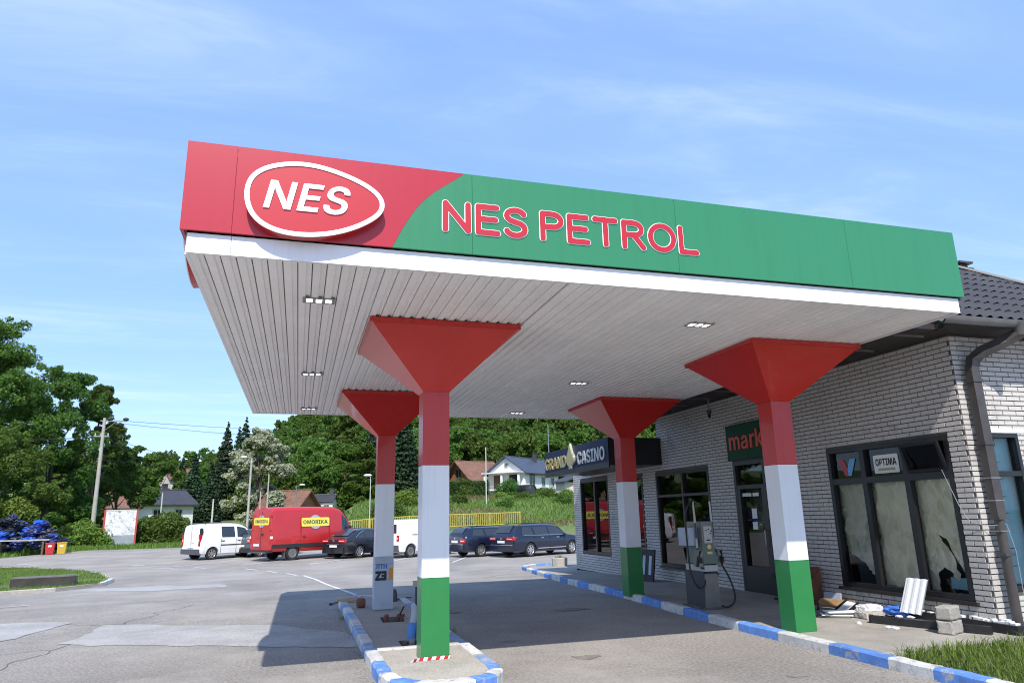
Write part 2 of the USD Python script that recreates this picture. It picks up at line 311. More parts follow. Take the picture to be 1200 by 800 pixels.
gx = np.unique(np.concatenate([np.linspace(-700, -80, 26), np.linspace(-80, 90, 70), np.linspace(90, 700, 26)])); gy = np.unique(np.concatenate([np.linspace(-120, 40, 12), np.linspace(40, 130, 60), np.linspace(130, 320, 40), np.linspace(320, 900, 16)]))
hills = sheet(gx, gy, lambda x, y: zt(x, y)-.03)
solid('terrain', hills, 'grass_ground', 'grassy ground, green bank and hill beyond the forecourt', 'terrain', kind='structure', smooth=True)
LOT = Polygon([(-60, -60), (60, -60), (60, 49), (22, 52), (10, 57), (0, 57.5), (-5.3, 57.2), (-7, 54.2), (-9.8, 53.8), (-13.2, 54.6), (-15, 51), (-16.3, 48), (-24, 45.5), (-60, 42)])
ground = Thing('ground', 'worn grey asphalt forecourt and car park', 'ground', kind='structure')
ground.part('asphalt', drape(LOT, 0.0, 2.0), 'asphalt', smooth=True)
# cracks, patches and stains
def wobble(p, amp, n, seed):
    p = np.asarray(p, float); d = np.r_[0, np.cumsum(np.linalg.norm(np.diff(p, axis=0), axis=1))]; t = np.linspace(0, d[-1], n); q = np.column_stack([np.interp(t, d, p[:, k]) for k in (0, 1)])
    o = np.column_stack([meshkit.fbm(np.stack([t*1.7, 0*t+seed, 0*t], -1), 4, seed), meshkit.fbm(np.stack([t*1.7, 0*t+seed+9, 0*t], -1), 4, seed+3)])-.5
    return q+o*amp
for k, (pts, w) in enumerate([(([-3.6, 9.2], [-3.2, 11.6], [-2.9, 14.6], [-2.2, 17.6]), .014), (([-5.4, 11.8], [-3.2, 11.9]), .012), (([-2.9, 14.4], [-5.8, 16.2], [-8, 17.2]), .016), (([-.6, 18], [.6, 19.5], [2.2, 20.2]), .02),
        (([2.4, 21.5], [5.5, 22.2], [9, 24.4]), .03)]):
    ground.part('crack', drape(LineString(wobble(pts, .5, 60, k)).buffer(w*.5, cap_style=2), .004, .5), 'crack')
for pts, m in ((([-3.25, 12.4], [-3.15, 14.5], [-.3, 13.05], [.84, 11.75], [.84, 10.35], [-.36, 10.95]), 'asphalt_patch'), (([-8.5, 13.2], [-8.2, 16.9], [-3.9, 15.4], [-4.3, 12.6]), 'asphalt_patch'), (([-6.6, 25.0], [-6.0, 25.6], [-2.2, 25.0], [-2.0, 23.8], [-4, 23.4]), 'asphalt_patch')):
    w = wobble(pts+(pts[0],), .3, 260, 3); pg = Polygon(w).buffer(0)
    ground.part('patch', drape(pg, .005, .5), m, label='paler patch of repaired paving')
def blot(x, y, r, seed):
    th = np.linspace(0, 2*np.pi, 90, endpoint=False); rr = r*(.15+1.5*meshkit.fbm(np.stack([np.cos(th)*2.2+seed, np.sin(th)*2.2, 0*th], -1), 5, seed)); return Polygon(np.column_stack([x+rr*np.cos(th)*1.5, y+rr*np.sin(th)])).buffer(0)
for k, (x, y, r) in enumerate([(3.5, 8.5, .13), (4.9, 12.6, .2), (2.75, 13.2, .12), (2.9, 9.9, .08), (5.1, 6.7, .07)]):
    ground.part('stain', drape(blot(x, y, r, k), .004, .5), 'rust_stain')
lines = [((1.42, 18.0), (.95, 22.2), (.66, 25.2), (.3, 27.4)), ((0.07, 27.6), (-.32, 28.9)), ((-.67, 29.5), (-1.07, 30.6)), ((-1.48, 31.4), (-2.05, 32.7)), ((-3.76, 34.2), (-4.32, 35.2)), ((-4.89, 34.4), (-5.92, 35.6)), ((-6.88, 38.0), (-7.65, 39.2)), ((-6.53, 19.77), (-6.03, 20.11)), ((-12.37, 41.7), (-13.69, 42.9)), ((-6.27, 34.0), (-6.9, 34.1)),
         ((-2.9, 40), (-5.3, 36.2)), ((-.2, 38.8), (-2.4, 35.2)), ((2.6, 37.4), (.6, 33.8)), ((5.4, 36), (3.6, 32.4)), ((8.2, 35), (6.6, 31.2))]
mk = Thing('road_markings', 'faded white painted lines across the car park asphalt', 'road marking', kind='structure')
for l in lines: mk.part('painted_line', drape(LineString(l).buffer(.055 if l[0][1] > 30 else .05, cap_style=2), .008, .5), 'line_paint')
# the walkway along the building
KERB = np.array([(6.2, 4.3), (6.2, 9), (6.29, 11), (6.45, 13), (6.66, 16), (7.0, 19), (7.4, 22), (7.9, 25.2)])
ky = PchipInterpolator(KERB[:, 1], KERB[:, 0])
yy = np.linspace(6.95, 25.2, 60); side = [(float(ky(y))+.15, y) for y in yy]
walk_poly = Polygon(side+[(9.6, 25.9), (12, 24), (12, 22.3), (8.92, 22.3), (8.92, 7.42), (8.95, 7.42), (8.95, 6.95)])
def zw(x, y): return zlot(y)+.085-.02*ss(6.5, 8.9, x)*0
wk = Thing('walkway', 'concrete walkway slab along the brick building', 'walkway', kind='structure')
top = drape(walk_poly, .085, .75); wk.part('slab', top, 'concrete')
ed = np.array([(8.95, 6.95), (6.35, 6.95)]); wk.part('slab_edge', B().grid([[(x, 6.95, .085) for x in np.linspace(6.35, 8.95, 4)], [(x, 6.94, -.1) for x in np.linspace(6.35, 8.95, 4)]]), 'concrete_light')
ed2 = np.array(list(walk_poly.exterior.coords))
for k, (xa, ya, xb, yb) in enumerate([(6.9, 9.9, 8.9, 9.75), (7.0, 14.2, 8.9, 14.0), (7.2, 18.4, 8.9, 18.3)]):
    wk.part('joint', drape(LineString([(xa-.4, ya), (xb, yb)]).buffer(.008, cap_style=2), .089, .5), 'crack')
def stone(p, q, w, h, b=None, ch=.02, side=1):
    """one kerb stone from p to q, its inner face to the left of the way, with chamfered top"""
    p, q = np.asarray(p, float), np.asarray(q, float); L = np.linalg.norm(q[:2]-p[:2])-.008; d = (q-p)/np.linalg.norm(q-p); n = np.array([-d[1], d[0], 0])*side
    prof = [(0, -.12), (0, h-ch), (ch, h), (w-ch*.5, h), (w, h-ch*.5), (w, -.12)]; b = b or B()
    ends = []; N = 7
    for k in range(N):
        t = .004+L*k/(N-1); jit = (rnd.random()-.5)*.008
        ends.append([p+d*t+n*(u+(jit if 0 < k < N-1 else 0))+np.array([0, 0, z+(jit if z > 0 else 0)]) for u, z in prof])
    b.grid(ends)
    for e, o in ((ends[0], 1), (ends[-1], -1)): b.add(e, [[0, k, k+1][::1] for k in range(1, 5)])
    return b
wkb = [4.35, 5.0, 5.45, 6.02, 6.6, 7.5, 8.45, 9.35, 10.2, 11.05, 11.95, 12.85, 13.8, 14.9, 16.0, 16.95, 17.9, 18.8, 19.8, 20.9, 22, 23, 24.1, 25.2]
kerb = Thing('kerb', 'blue and white painted kerb beside the walkway and pump', 'kerb')
for k in range(len(wkb)-1):
    a, c = wkb[k], wkb[k+1]; za, zc = float(zlot(a)), float(zlot(c))
    kerb.part('kerb_stone', stone((ky(c), c, zc), (ky(a), a, za), .15, .125, side=1), ('kerb_blue', 'kerb_white')[k % 2], label=('blue', 'white')[k % 2]+' painted kerb stone')
cs = [(7.9, 25.2), (8.6, 26.0), (9.6, 26.1)]
for k in range(2): kerb.part('kerb_stone', stone((*cs[k+1], -.23), (*cs[k], -.23), .15, .125), ('kerb_white', 'kerb_blue')[k])
# pump island with two column bases
isl = Thing('pump_island', 'long concrete pump island with blue and white kerbs and open pits', 'island')
isl_low = Polygon([(1.02, 9.42), (2.05, 9.42), (2.04, 15.1), (1.75, 15.75), (1.3, 15.8), (1.0, 15.4)])
holes = [sbox(1.36, 9.50, 1.60, 9.95), Polygon([(1.36, 11.72), (1.70, 11.68), (1.76, 12.3), (1.38, 12.35)]), Polygon([(1.72, 14.5), (1.98, 14.6), (1.95, 15.3), (1.7, 15.2)])]
isl.part('slab', drape(isl_low.difference(shapely.union_all(holes)), .108, .75), 'concrete')
for h in holes:
    pit = B(); c = list(h.exterior.coords); pit.grid([[(x, y, .108) for x, y in c], [(x, y, -.3) for x, y in c]]); pit.tm(trimesh.Trimesh(*(lambda vf: (np.column_stack([vf[0], np.full(len(vf[0]), -.28)]), vf[1]))(trimesh.creation.triangulate_polygon(h, engine='earcut')), process=False))
    isl.part('pit', pit, 'concrete_dark')
isl_head = Polygon([(1.02, 9.28), (1.03, 7.75), (1.2, 7.5), (1.5, 7.42), (1.75, 7.43), (1.95, 7.52), (2.06, 7.8), (2.07, 9.28)])
isl.part('head_slab', drape(isl_head, .118, .75), 'concrete_light')
def run(pts, pal, first=0, h=.125, w=.15):
    for k in range(len(pts)-1): isl.part('kerb_stone', stone((*pts[k+1], 0), (*pts[k], 0), w, h), pal[(k+first) % len(pal)])
PB = ('kerb_pale_blue', 'kerb_white', 'kerb_pale_blue', 'kerb_white')
left = [(.88, y) for y in (9.3, 9.9, 10.75, 11.55, 12.35, 13.15, 13.95, 14.7, 15.5)]; run(left[::-1], PB, 0, .118) if 0 else None
for k in range(len(left)-1): isl.part('kerb_stone', stone((*left[k+1], float(zlot(left[k+1][1]))), (*left[k], float(zlot(left[k][1]))), .15, .118), PB[(k) % 2 == 1 and 1 or 0] if k % 2 == 0 else 'kerb_white')
right = [(2.2, y) for y in (9.3, 10.3, 11.3, 12.2, 13.1, 14.0, 15.0)]
for k in range(len(right)-1): isl.part('kerb_stone', stone((*right[k], 0), (*right[k+1], 0), .15, .118), ('kerb_pale_blue', 'kerb_white')[k % 2])
endc = [(.88, 15.5), (1.2, 15.95), (1.8, 15.92), (2.2, 15.0)]
for k in range(3): isl.part('kerb_stone', stone((*endc[k+1], -.01), (*endc[k], -.01), .15, .118), ('kerb_blue', 'kerb_white', 'kerb_pale_blue')[k])
head = [(.88, 9.3), (.88, 8.6), (.89, 7.95), (.96, 7.62), (1.15, 7.36), (1.45, 7.27), (1.78, 7.28), (2.03, 7.4), (2.17, 7.66), (2.2, 7.95), (2.2, 8.55), (2.2, 9.3)]
hc = ['kerb_white', 'kerb_blue', 'kerb_white', 'kerb_blue', 'kerb_white', 'kerb_white', 'kerb_blue', 'kerb_white', 'kerb_blue', 'kerb_white', 'kerb_blue']
hc[9] = 'kerb_pale_blue'; hc[10] = 'kerb_white'
for k in range(len(head)-1): isl.part('kerb_stone', stone((*head[k], 0), (*head[k+1], 0), .15, .13), hc[k])
isl.part('kerb_stone', stone((1.02, 9.28, 0), (2.06, 9.28, 0), .14, .135), 'kerb_white', label='white kerb stone across the head of the island')

# ---------------------------------------------------------------- fuel canopy
XL, XR, YF, YB, ZS, ZF, ZT, OV = -1.038, 7.568, 6.128, 15.856, 3.96, 4.148, 4.986, .056
can = Thing('fuel_canopy', 'flat fuel station canopy with red and green fascia over white slatted soffit', 'canopy', loc=(3.265, 11, 3.96))
can.part('roof_deck', B().box(XL+.03, XR-.03, YF+.03, YB-.03, 3.995, 4.93), 'dark_core', world=True)
can.part('soffit_backing', B().box(XL+.02, XR-.02, YF+.02, YB-.02, 3.985, 3.994), 'soffit_back', world=True)
prof = Polygon([(.0, .02), (.004, .0), (.070, 0), (.078, .019), (.112, .019), (.118, .002), (.122, .002), (.122, .023), (0, .023)])
x = XL+.012
while x+.108 < XR-.01:
    if abs(x-2.47) < .066 or abs(x-6.8) < .066: x += .022
    M = frame((x, YF+.012, ZS), (1, 0, 0), (0, 0, 1)); M[:3, 2] = (0, 1, 0)
    can.part('soffit_slat', B().prism(prof, YB-YF-.024, M), 'soffit', world=True); x += .1305
# white trim under the fascia, in lengths with open joints
tx = [XL, -.68, 3.73, XR]
for a, c in zip(tx, tx[1:]): can.part('trim', B().box(a+.002, c-.002, YF-.012, YF+.03, ZS-.004, ZF-.012), 'white_trim', world=True)
ty = [YF+.035, 9.3, 12.6, YB]
for a, c in zip(ty, ty[1:]):
    can.part('trim', B().box(XL-.012, XL+.018, a+.002, c-.002, ZS-.004, ZF-.012), 'white_trim', world=True)
    can.part('trim', B().box(XR-.018, XR+.012, a+.002, c-.002, ZS-.004, ZF-.012), 'white_trim', world=True)
for a, c in zip(tx, tx[1:]): can.part('trim', B().box(a+.002, c-.002, YB-.03, YB+.012, ZS-.004, ZF-.012), 'white_trim', world=True)
# fascia panels: cassettes with returned lower lip
def cassette(poly, M, d=.028): return B().prism(poly, d, M)
XLo, XRo, YFo, YBo = XL-OV, XR+OV, YF-OV, YB+OV
curve = [(1.405, ZT), (1.31, 4.905), (1.19, 4.815), (1.03, 4.675), (.90, 4.505), (.80, 4.325), (.74, 4.2), (.715, ZF)]
cv, _ = splprep(np.array(curve).T, s=0); cu = np.column_stack(splev(np.linspace(0, 1, 24), cv))
Fm = frame((0, YFo, 0), (1, 0, 0), (0, 0, 1)); Fm[:3, 2] = (0, 1, 0)
fx_ = [XLo, -.68, 1.485, 3.73, 5.97, XRo]; J = .0016
can.part('fascia_panel', cassette(sbox(XLo, ZF, -.68-J, ZT), Fm), 'red_fascia', world=True, label='plain red end panel of the fascia')
can.part('fascia_panel', cassette(Polygon([(-.68+J, ZF), (-.68+J, ZT)]+cu.tolist()), Fm), 'red_fascia', world=True, label='red panel behind the oval logo with curved edge')
can.part('fascia_panel', cassette(Polygon([(1.485-J, ZF), (1.485-J, ZT)]+(cu+[.002, 0]).tolist()), Fm), 'green_fascia', world=True, label='green corner panel with curved edge')
for a, c in zip(fx_[2:], fx_[3:]): can.part('fascia_panel', cassette(sbox(a+J*(a < XRo), ZF, c-J, ZT), Fm), 'green_fascia', world=True, label='green fascia panel')
ys = [YFo+.03, 8.4, 10.9, 13.4, YBo-.03]
for a, c in zip(ys, ys[1:]):
    can.part('fascia_panel', B().box(XLo, XLo+.028, a+J, c-J, ZF, ZT), 'red_fascia', world=True)
    can.part('fascia_panel', B().box(XRo-.028, XRo, a+J, c-J, ZF, ZT), 'green_fascia', world=True)
for a, c in zip(fx_, fx_[1:]): can.part('fascia_panel', B().box(a+J, c-J, YBo-.028, YBo, ZF, ZT), 'green_fascia', world=True)
can.part('fascia_return', B().box(XLo+.03, XRo-.03, YFo+.03, YF-.014, ZF+.012, ZF+.02), 'green_clad', world=True)
can.part('fascia_return', B().box(XLo+.03, XL-.014, YFo+.07, YBo-.03, ZF+.012, ZF+.02), 'red_clad', world=True)
can.part('coping', B().box(XLo+.03, XRo-.03, YFo+.03, YFo+.09, ZT-.012, ZT+.003).box(XLo-.004, XLo+.06, YFo+.062, YBo-.062, ZT-.012, ZT+.003).box(XRo-.06, XRo+.004, YFo+.062, YBo-.062, ZT-.012, ZT+.003).box(XLo-.004, XRo+.004, YBo-.06, YBo+.004, ZT-.012, ZT+.003), 'white_trim', world=True)
# recessed lights
which = {(0, 0): 'front left', (1, 0): 'front right', (0, 1): 'middle left', (1, 1): 'middle right', (0, 2): 'rear left', (1, 2): 'rear right'}
for i, lx in enumerate((.10, 4.68)):
    for j, ly in enumerate((7.28, 11.27, 15.0)):
        t = Thing('soffit_light', f'{which[i, j]} light unit of three lit square lamps in the canopy soffit', 'ceiling light', (lx, ly, ZS-.002), group='lights in the canopy soffit')
        H = .085
        t.part('plate', B().box(-.164, .164, -.084, .084, -.0035, .004), 'lamp_frame')
        t.part('frame', B().box(-.165, .165, -H, -H+.014, -.012, 0).box(-.165, .165, H-.014, H, -.012, 0).box(-.165, -.152, -H+.014, H-.014, -.012, 0).box(.152, .165, -H+.014, H-.014, -.012, 0).box(-.058, -.04, -H+.014, H-.014, -.012, 0).box(.04, .058, -H+.014, H-.014, -.012, 0), 'lamp_frame')
        for k in (-1, 0, 1): t.part('lamp', B().prism(sbox(k*.098-.024, -.05, k*.098+.024, .05).buffer(.008), .008, Tm(z=-.010)), 'lamp_lens')
# columns
def column(x, y, zb, label, poster=False):
    a, b = .331, .313; z0 = zb; t = Thing('canopy_column', label, 'column', (x+a/2, y+b/2, z0), group='columns carrying the canopy'); p = lambda n, *q, m: t.part(n, B().box(x, x+a, y, y+b, *q), m, world=True)
    p('green_band', z0, 1.01 if not poster else z0+.02, m='green_clad') if not poster else None
    e = .0015
    t.part('white_band', B().box(x+e, x+a-e, y+e, y+b-e, 1.013 if not poster else z0, 2.314), 'white_clad', world=True)
    p('red_band', 2.317, 3.22, m='red_clad')
    fx, fy = .739, .719; z1, z2 = 3.222, 3.893; b_ = B()
    lo = [(x, y), (x+a, y), (x+a, y+b), (x, y+b)]; hi = [(x-fx+.03, y-fy+.03), (x+a+fx-.03, y-fy+.03), (x+a+fx-.03, y+b+fy-.03), (x-fx+.03, y+b+fy-.03)]
    for k in range(4):
        q = (k+1) % 4; t.part('funnel_panel', B().add([(*lo[k], z1), (*lo[q], z1), (*hi[q], z2), (*hi[k], z2)], [[0, 1, 2, 3]]), 'red_clad', world=True)
    X0, X1, Y0, Y1 = x-fx, x+a+fx, y-fy, y+b+fy
    t.part('funnel_rim', B().box(X0, X1, Y0, Y0+.03, 3.893, 3.952).box(X0, X1, Y1-.03, Y1, 3.893, 3.952).box(X0, X0+.03, Y0+.03, Y1-.03, 3.893, 3.952).box(X1-.03, X1, Y0+.03, Y1-.03, 3.893, 3.952).box(X0+.03, X1-.03, Y0+.03, Y1-.03, 3.893, 3.9), 'red_clad', world=True)
    return t
column(1.419, 8.456, .12, 'nearest left column, red white and green, standing on the head of the pump island')
column(6.487, 8.425, .087, 'nearest right column, red white and green, in front of the market door')
rl = column(1.382, 13.319, .11, 'far left column with grey poster sheet wrapped round its white base instead of green', poster=True)
column(6.40, 13.288, .07, 'far right column, red white and green, beside the casino window')
# poster wrap on the far left column
w = B(); x0, x1, y0, y1 = 1.382-.005, 1.713+.005, 13.319-.005, 13.632+.005; x = x0
rl.part('poster_wrap', B().box(x0, x1, y0, y1, .112, 1.02), 'poster_grey', world=True)
PM = FRONT(x0, y0-.001, .112)
rl.part('poster_text', B().prism(affinity.translate(text('ez', .17, 900), -.0+.02, .52), .002, PM).prism(sbox(.24, .50, .27, .53), .002, PM) if 0 else B().prism(affinity.translate(text('ZƎ', .15, 900, width=.19, grow=.007), .02, .5), .002, PM), 'black_print', world=True)
rl.part('poster_text', B().prism(affinity.translate(text('ЛТН', .075, 800, width=.2, grow=.004), .02, .70), .002, PM), 'blue_print', world=True)
rl.part('poster_text', B().prism(affinity.translate(text('Я', .2, 900, width=.075, grow=.006), .25, .5), .002, PM).prism(sbox(0, .775, x1-x0, .787), .002, PM), 'orange_print', world=True)
gt = B()
for k in range(5): gt.prism(sbox(.10+.02*k, .835+.0*k, .112+.02*k, .855), .002, PM)
for k in range(3): gt.prism(sbox(.1, .05+.03*k, .3, .058+.03*k), .002, PM)
for k in range(2): gt.prism(sbox(.08, .875+.03*k, .31, .881+.03*k), .002, PM)
rl.part('poster_text', gt, 'grey_print', world=True)
# striped tape at the foot of the nearest left column
tp = Thing('barrier_tape', 'red and white striped barrier tape at the foot of the nearest left column', 'tape', (1.58, 8.45, .119))
path = [(1.28, 8.36), (1.40, 8.452), (1.752, 8.452), (1.753, 8.62)]; L = LineString(path); n = 14
for k in range(n):
    s0, s1 = L.length*k/n, L.length*(k+1)/n; b = B(); P = [L.interpolate(s) for s in np.linspace(s0, s1, 4)]
    b.grid([[(p.x-.0, p.y-.004-.012*(i % 2)*0, .121) for i, p in enumerate(P)], [(p.x+.016, p.y-.004, .121+.036) for p in P]]); tp.part('red_stripe' if k % 2 else 'white_stripe', b, 'bin_red' if k % 2 else 'paper', world=True)
# ---------------------------------------------------------------- signs on the canopy
egg = np.array([(-.57, 4.36), (-.597, 4.48), (-.56, 4.64), (-.44, 4.77), (-.23, 4.838), (0, 4.84), (.22, 4.80), (.45, 4.705), (.60, 4.595), (.652, 4.5), (.62, 4.41), (.47, 4.31), (.24, 4.215), (.03, 4.145), (-.15, 4.12), (-.33, 4.155), (-.48, 4.24)])
tk, _ = splprep(np.vstack([egg, egg[:1]]).T, s=.004, per=True); eg = Polygon(np.column_stack(splev(np.linspace(0, 1, 80, endpoint=False), tk)))
def egg_sign(label, M, mid):
    t = Thing('logo_sign', label, 'sign', mid); at = lambda dz: M@Tm(z=dz)
    t.part('casing', B().prism(eg.buffer(-.004), .095, M), 'red_clad', world=True)
    t.part('face', B().prism(eg.buffer(-.03), .004, at(.095)), 'sign_red', world=True)
    t.part('rim', B().prism(eg.difference(eg.buffer(-.042)), .011, at(.0955)), 'sign_white', world=True)
    t.part('lettering', B().prism(affinity.translate(text('NES', .268, 640, slant=.2, width=.745), -.43, 4.372), .010, at(.0995)), 'sign_white', world=True)
egg_sign('red egg-shaped NES logo sign with white rim on the front fascia', FRONT(0, YFo, 0), (0, YFo, 4.48))
egg_sign('red egg-shaped logo sign on the side fascia seen edge-on', LEFT(XLo, 7.45, .0), (XLo, 7.45, 4.48))
# rounded stroke lettering
def arc(cx, cy, rx, ry, a0, a1, n=14): return [(cx+rx*math.cos(math.radians(a)), cy+ry*math.sin(math.radians(a))) for a in np.linspace(a0, a1, n)]
GL = {'N': (.62, [[(0, 0), (0, 1), (.62, 0), (.62, 1)]]), 'E': (.5, [[(.52, 1), (0, 1), (0, 0), (.54, 0)], [(0, .52), (.48, .52)]]), 'P': (.52, [[(0, 0), (0, 1), (.3, 1)]+arc(.3, .74, .25, .26, 90, -90)+[(0, .48)]]), 'T': (.62, [[(0, 1), (.64, 1)], [(.32, 1), (.32, 0)]]),
      'R': (.56, [[(0, 0), (0, 1), (.32, 1)]+arc(.32, .75, .24, .25, 90, -90)+[(0, .5)], [(.3, .5), (.6, 0)]]), 'O': (.72, [arc(.38, .5, .38, .5, 0, 360, 36)]), 'L': (.48, [[(0, 1), (0, 0), (.5, 0)]]),
      'S': (.5, [arc(.28, .755, .26, .245, 25, 180, 10)+[(.04, .68)]+[(.12, .585), (.42, .47), (.5, .4)]+arc(.27, .255, .27, .255, 20, -158, 14)])}
word = Thing('petrol_lettering', 'raised red NES PETROL lettering edged in white on green fascia', 'lettering', (2.58, YFo, 4.5))
x, h, sw = 1.19, .268, .055; tot = 0
adv = []
for ch in 'NES PETROL': adv.append(.34 if ch == ' ' else GL[ch][0]*h/.262*1.0)
gap = .285; scale = h
W = sum((GL[c][0]+gap)*1.0 if c != ' ' else .28 for c in 'NES PETROL')
k = (3.97-1.19-sw)/(W-gap); x = 1.19+sw/2; FMw = FRONT(0, YFo, 0)
for ch in 'NES PETROL':
    if ch == ' ': x += .28*k; continue
    g = shapely.union_all([LineString([(x+u*k, 4.38+v*h) for u, v in st]).buffer(sw/2) for st in GL[ch][1]])
    b = word.part('letter_edge', B().prism(g.buffer(.0075), .007, FMw@Tm(z=.001)), 'sign_white', world=True); word.part('letter', B().prism(g, .006, FMw@Tm(z=.0085)), 'sign_red', world=True)
    x += (GL[ch][0]+gap)*k
# ---------------------------------------------------------------- the brick station building
XW, YW, YE, WT = 8.9, 7.46, 22.3, 4.16
bd = Thing('station_building', 'grey brick station building with dark hipped tile roof and black windows', 'building', loc=(XW, YW, 0))
BW = (7.75, 10.2, .42, 2.69); DR = (11.98, 13.04, .085, 2.69); W2 = (14.0, 16.5, .37, 2.66); D3 = (17.25, 18.75, -.05, 2.68); W4 = (19.5, 21.68, .47, 2.73); RW = (9.14, 9.86, .56, 2.68)   # openings (from, to, sill, head)
LM = frame((XW, 0, 0), (0, 1, 0), (0, 0, 1)); FM = frame((0, YW, 0), (1, 0, 0), (0, 0, 1)); FM[:3, 2] = (0, 1, 0)
left_holes = [BW, DR, W2, D3, W4]
WA = 3.5      # the casino end is lower, with a flat roof
wl = sbox(YW+.22, -.3, 16.3, WT).union(sbox(16.2, -.3, YE, WA)).difference(shapely.union_all([sbox(a, c, b, d) for a, b, c, d in left_holes]))
wr = sbox(XW, -.3, 14.0, WT).difference(sbox(RW[0], RW[2], RW[1], RW[3]))
wall_l = bd.part('wall', B().prism(wl, .22, LM), 'mortar', world=True, label='long brick wall under the canopy')
wall_r = bd.part('wall', B().prism(wr, .22, FM), 'mortar', world=True, label='sunlit brick wall facing the road')
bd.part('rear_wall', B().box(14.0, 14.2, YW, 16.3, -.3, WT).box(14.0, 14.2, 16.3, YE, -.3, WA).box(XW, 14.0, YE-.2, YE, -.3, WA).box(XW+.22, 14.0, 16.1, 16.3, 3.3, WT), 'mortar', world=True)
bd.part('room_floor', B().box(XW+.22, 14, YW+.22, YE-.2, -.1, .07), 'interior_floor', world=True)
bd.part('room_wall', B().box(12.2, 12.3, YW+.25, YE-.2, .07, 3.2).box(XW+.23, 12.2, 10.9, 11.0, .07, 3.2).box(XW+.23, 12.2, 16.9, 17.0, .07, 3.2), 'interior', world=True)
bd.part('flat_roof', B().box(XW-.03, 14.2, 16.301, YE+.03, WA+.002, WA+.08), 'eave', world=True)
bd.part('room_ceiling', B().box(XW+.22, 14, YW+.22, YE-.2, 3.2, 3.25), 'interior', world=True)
# bricks: courses on both walls; the 300 that show largest are parts
BL, BH, GAPB, PIT = .246, .0620, .010, .0715
bricks = []
def lay(u0, u1, holes, where, off):
    row = 0; z = -.06
    while z+BH < WT-.02:
        uu1 = u1; u1_ = u1 if (where == 'R' or z+BH < WA) else 16.3
        u = u0-(BL+GAPB)*(.5 if row % 2 else 0)+off
        while u < u1_:
            a, c = max(u, u0), min(u+BL, u1_); segs = [(a, c)]
            for h in holes:
                if z+BH > h[2]-.001 and z < h[3]+.001: segs = [q for s0, s1 in segs for q in ((s0, min(s1, h[0]-.004)), (max(s0, h[1]+.004), s1)) if q[1]-q[0] > .03]
            for s0, s1 in segs:
                if s1-s0 > .03: bricks.append((where, s0, s1, z, z+BH))
            u += BL+GAPB
        z += PIT; row += 1
lay(YW+.002, YE, left_holes, 'L', .03); lay(XW+.002, 14.0, [RW], 'R', .0)
def brick_box(b, k):
    w, u0, u1, z0, z1 = k; o = .007+rnd.random()*.004; ch = .003
    if w == 'L': f = lambda u, z, d: (XW-d, u, z)
    else: f = lambda u, z, d: (u, YW-d, z)
    v = [f(u, z, -.02) for u, z in ((u0, z0), (u1, z0), (u1, z1), (u0, z1))]+[f(u, z, o) for u, z in ((u0+ch, z0+ch), (u1-ch, z0+ch), (u1-ch, z1-ch), (u0+ch, z1-ch))]
    fl = [[4, 5, 6, 7], [0, 1, 5, 4], [1, 2, 6, 5], [2, 3, 7, 6], [3, 0, 4, 7]]
    if w == 'L': fl = [q[::-1] for q in fl]
    return b.add(v, fl)
def seen(k):
    w, u0, u1, z0, z1 = k; c = np.array([XW, (u0+u1)/2, z0] if w == 'L' else [(u0+u1)/2, YW, z0]); d = c-EYE; r = np.linalg.norm(d); n = np.array([-1, 0, 0] if w == 'L' else [0, -1, 0]); a = d@F_
    if a < .1 or abs(d@R_)/a > .745 or abs(d@U_)/a > .5: return 0
    return (u1-u0)*(z1-z0)*abs(d@n)/r**3
order = sorted(range(len(bricks)), key=lambda i: -seen(bricks[i])); big = set(order[:300])
rest = {'L': B(), 'R': B()}
for i, k in enumerate(bricks):
    if i in big: bd.part('brick', brick_box(B(), k), 'brick', parent=wall_l if k[0] == 'L' else wall_r, world=True)
    else: brick_box(rest[k[0]], k)
bd.part('brickwork', rest['L'], 'brick', parent=wall_l, world=True, kind='stuff'); bd.part('brickwork', rest['R'], 'brick', parent=wall_r, world=True, kind='stuff')
# windows on the long wall: frames, mullions, panes
def bars(rects, M, d0, d1): 
    b = B()
    for a, c, z0, z1 in rects: b.prism(sbox(a, z0, c, z1), d1-d0, M@Tm(z=d0))
    return b
Lx = lambda d: frame((XW+d, 0, 0), (0, 1, 0), (0, 0, 1))
def LB(b, y0, y1, z0, z1, d0, d1): return b.box(XW+d0, XW+d1, y0, y1, z0, z1)
def pane(parent, y0, y1, z0, z1, d=.055, m='glass', label=None):
    return bd.part('pane', B().add([(XW+d, y0, z0), (XW+d, y1, z0), (XW+d, y1, z1), (XW+d, y0, z1)], [[3, 2, 1, 0]]), m, parent=parent, world=True, label=label)
def rim(y0, y1, z0, z1, w, d0=-.015, d1=.09, sub=()):
    b = B(); LB(b, y0, y1, z0, z0+w, d0, d1); LB(b, y0, y1, z1-w, z1, d0, d1); LB(b, y0, y0+w, z0+w, z1-w, d0, d1); LB(b, y1-w, y1, z0+w, z1-w, d0, d1)
    for s in sub: LB(b, *s, d0+.004, d1-.004)
    return b
y0, y1, z0, z1 = BW; m1, m2, tz = y1-.79, y1-1.64, 2.13     # mullions between three lights
win = bd.part('window', rim(y0, y1, z0, z1, .075, sub=((m1-.05, m1+.05, z0+.07, z1-.07), (m2-.05, m2+.05, z0+.07, z1-.07), (y0+.07, m2-.05, tz-.05, tz+.05), (m2+.05, m1-.05, tz-.05, tz+.05), (m1+.05, y1-.07, tz-.05, tz+.05))), 'black_frame', world=True, label='large black framed shop window of six panes with crumpled sheet behind')
cols = [(m1+.05, y1-.075), (m2+.05, m1-.05), (y0+.075, m2-.05)]
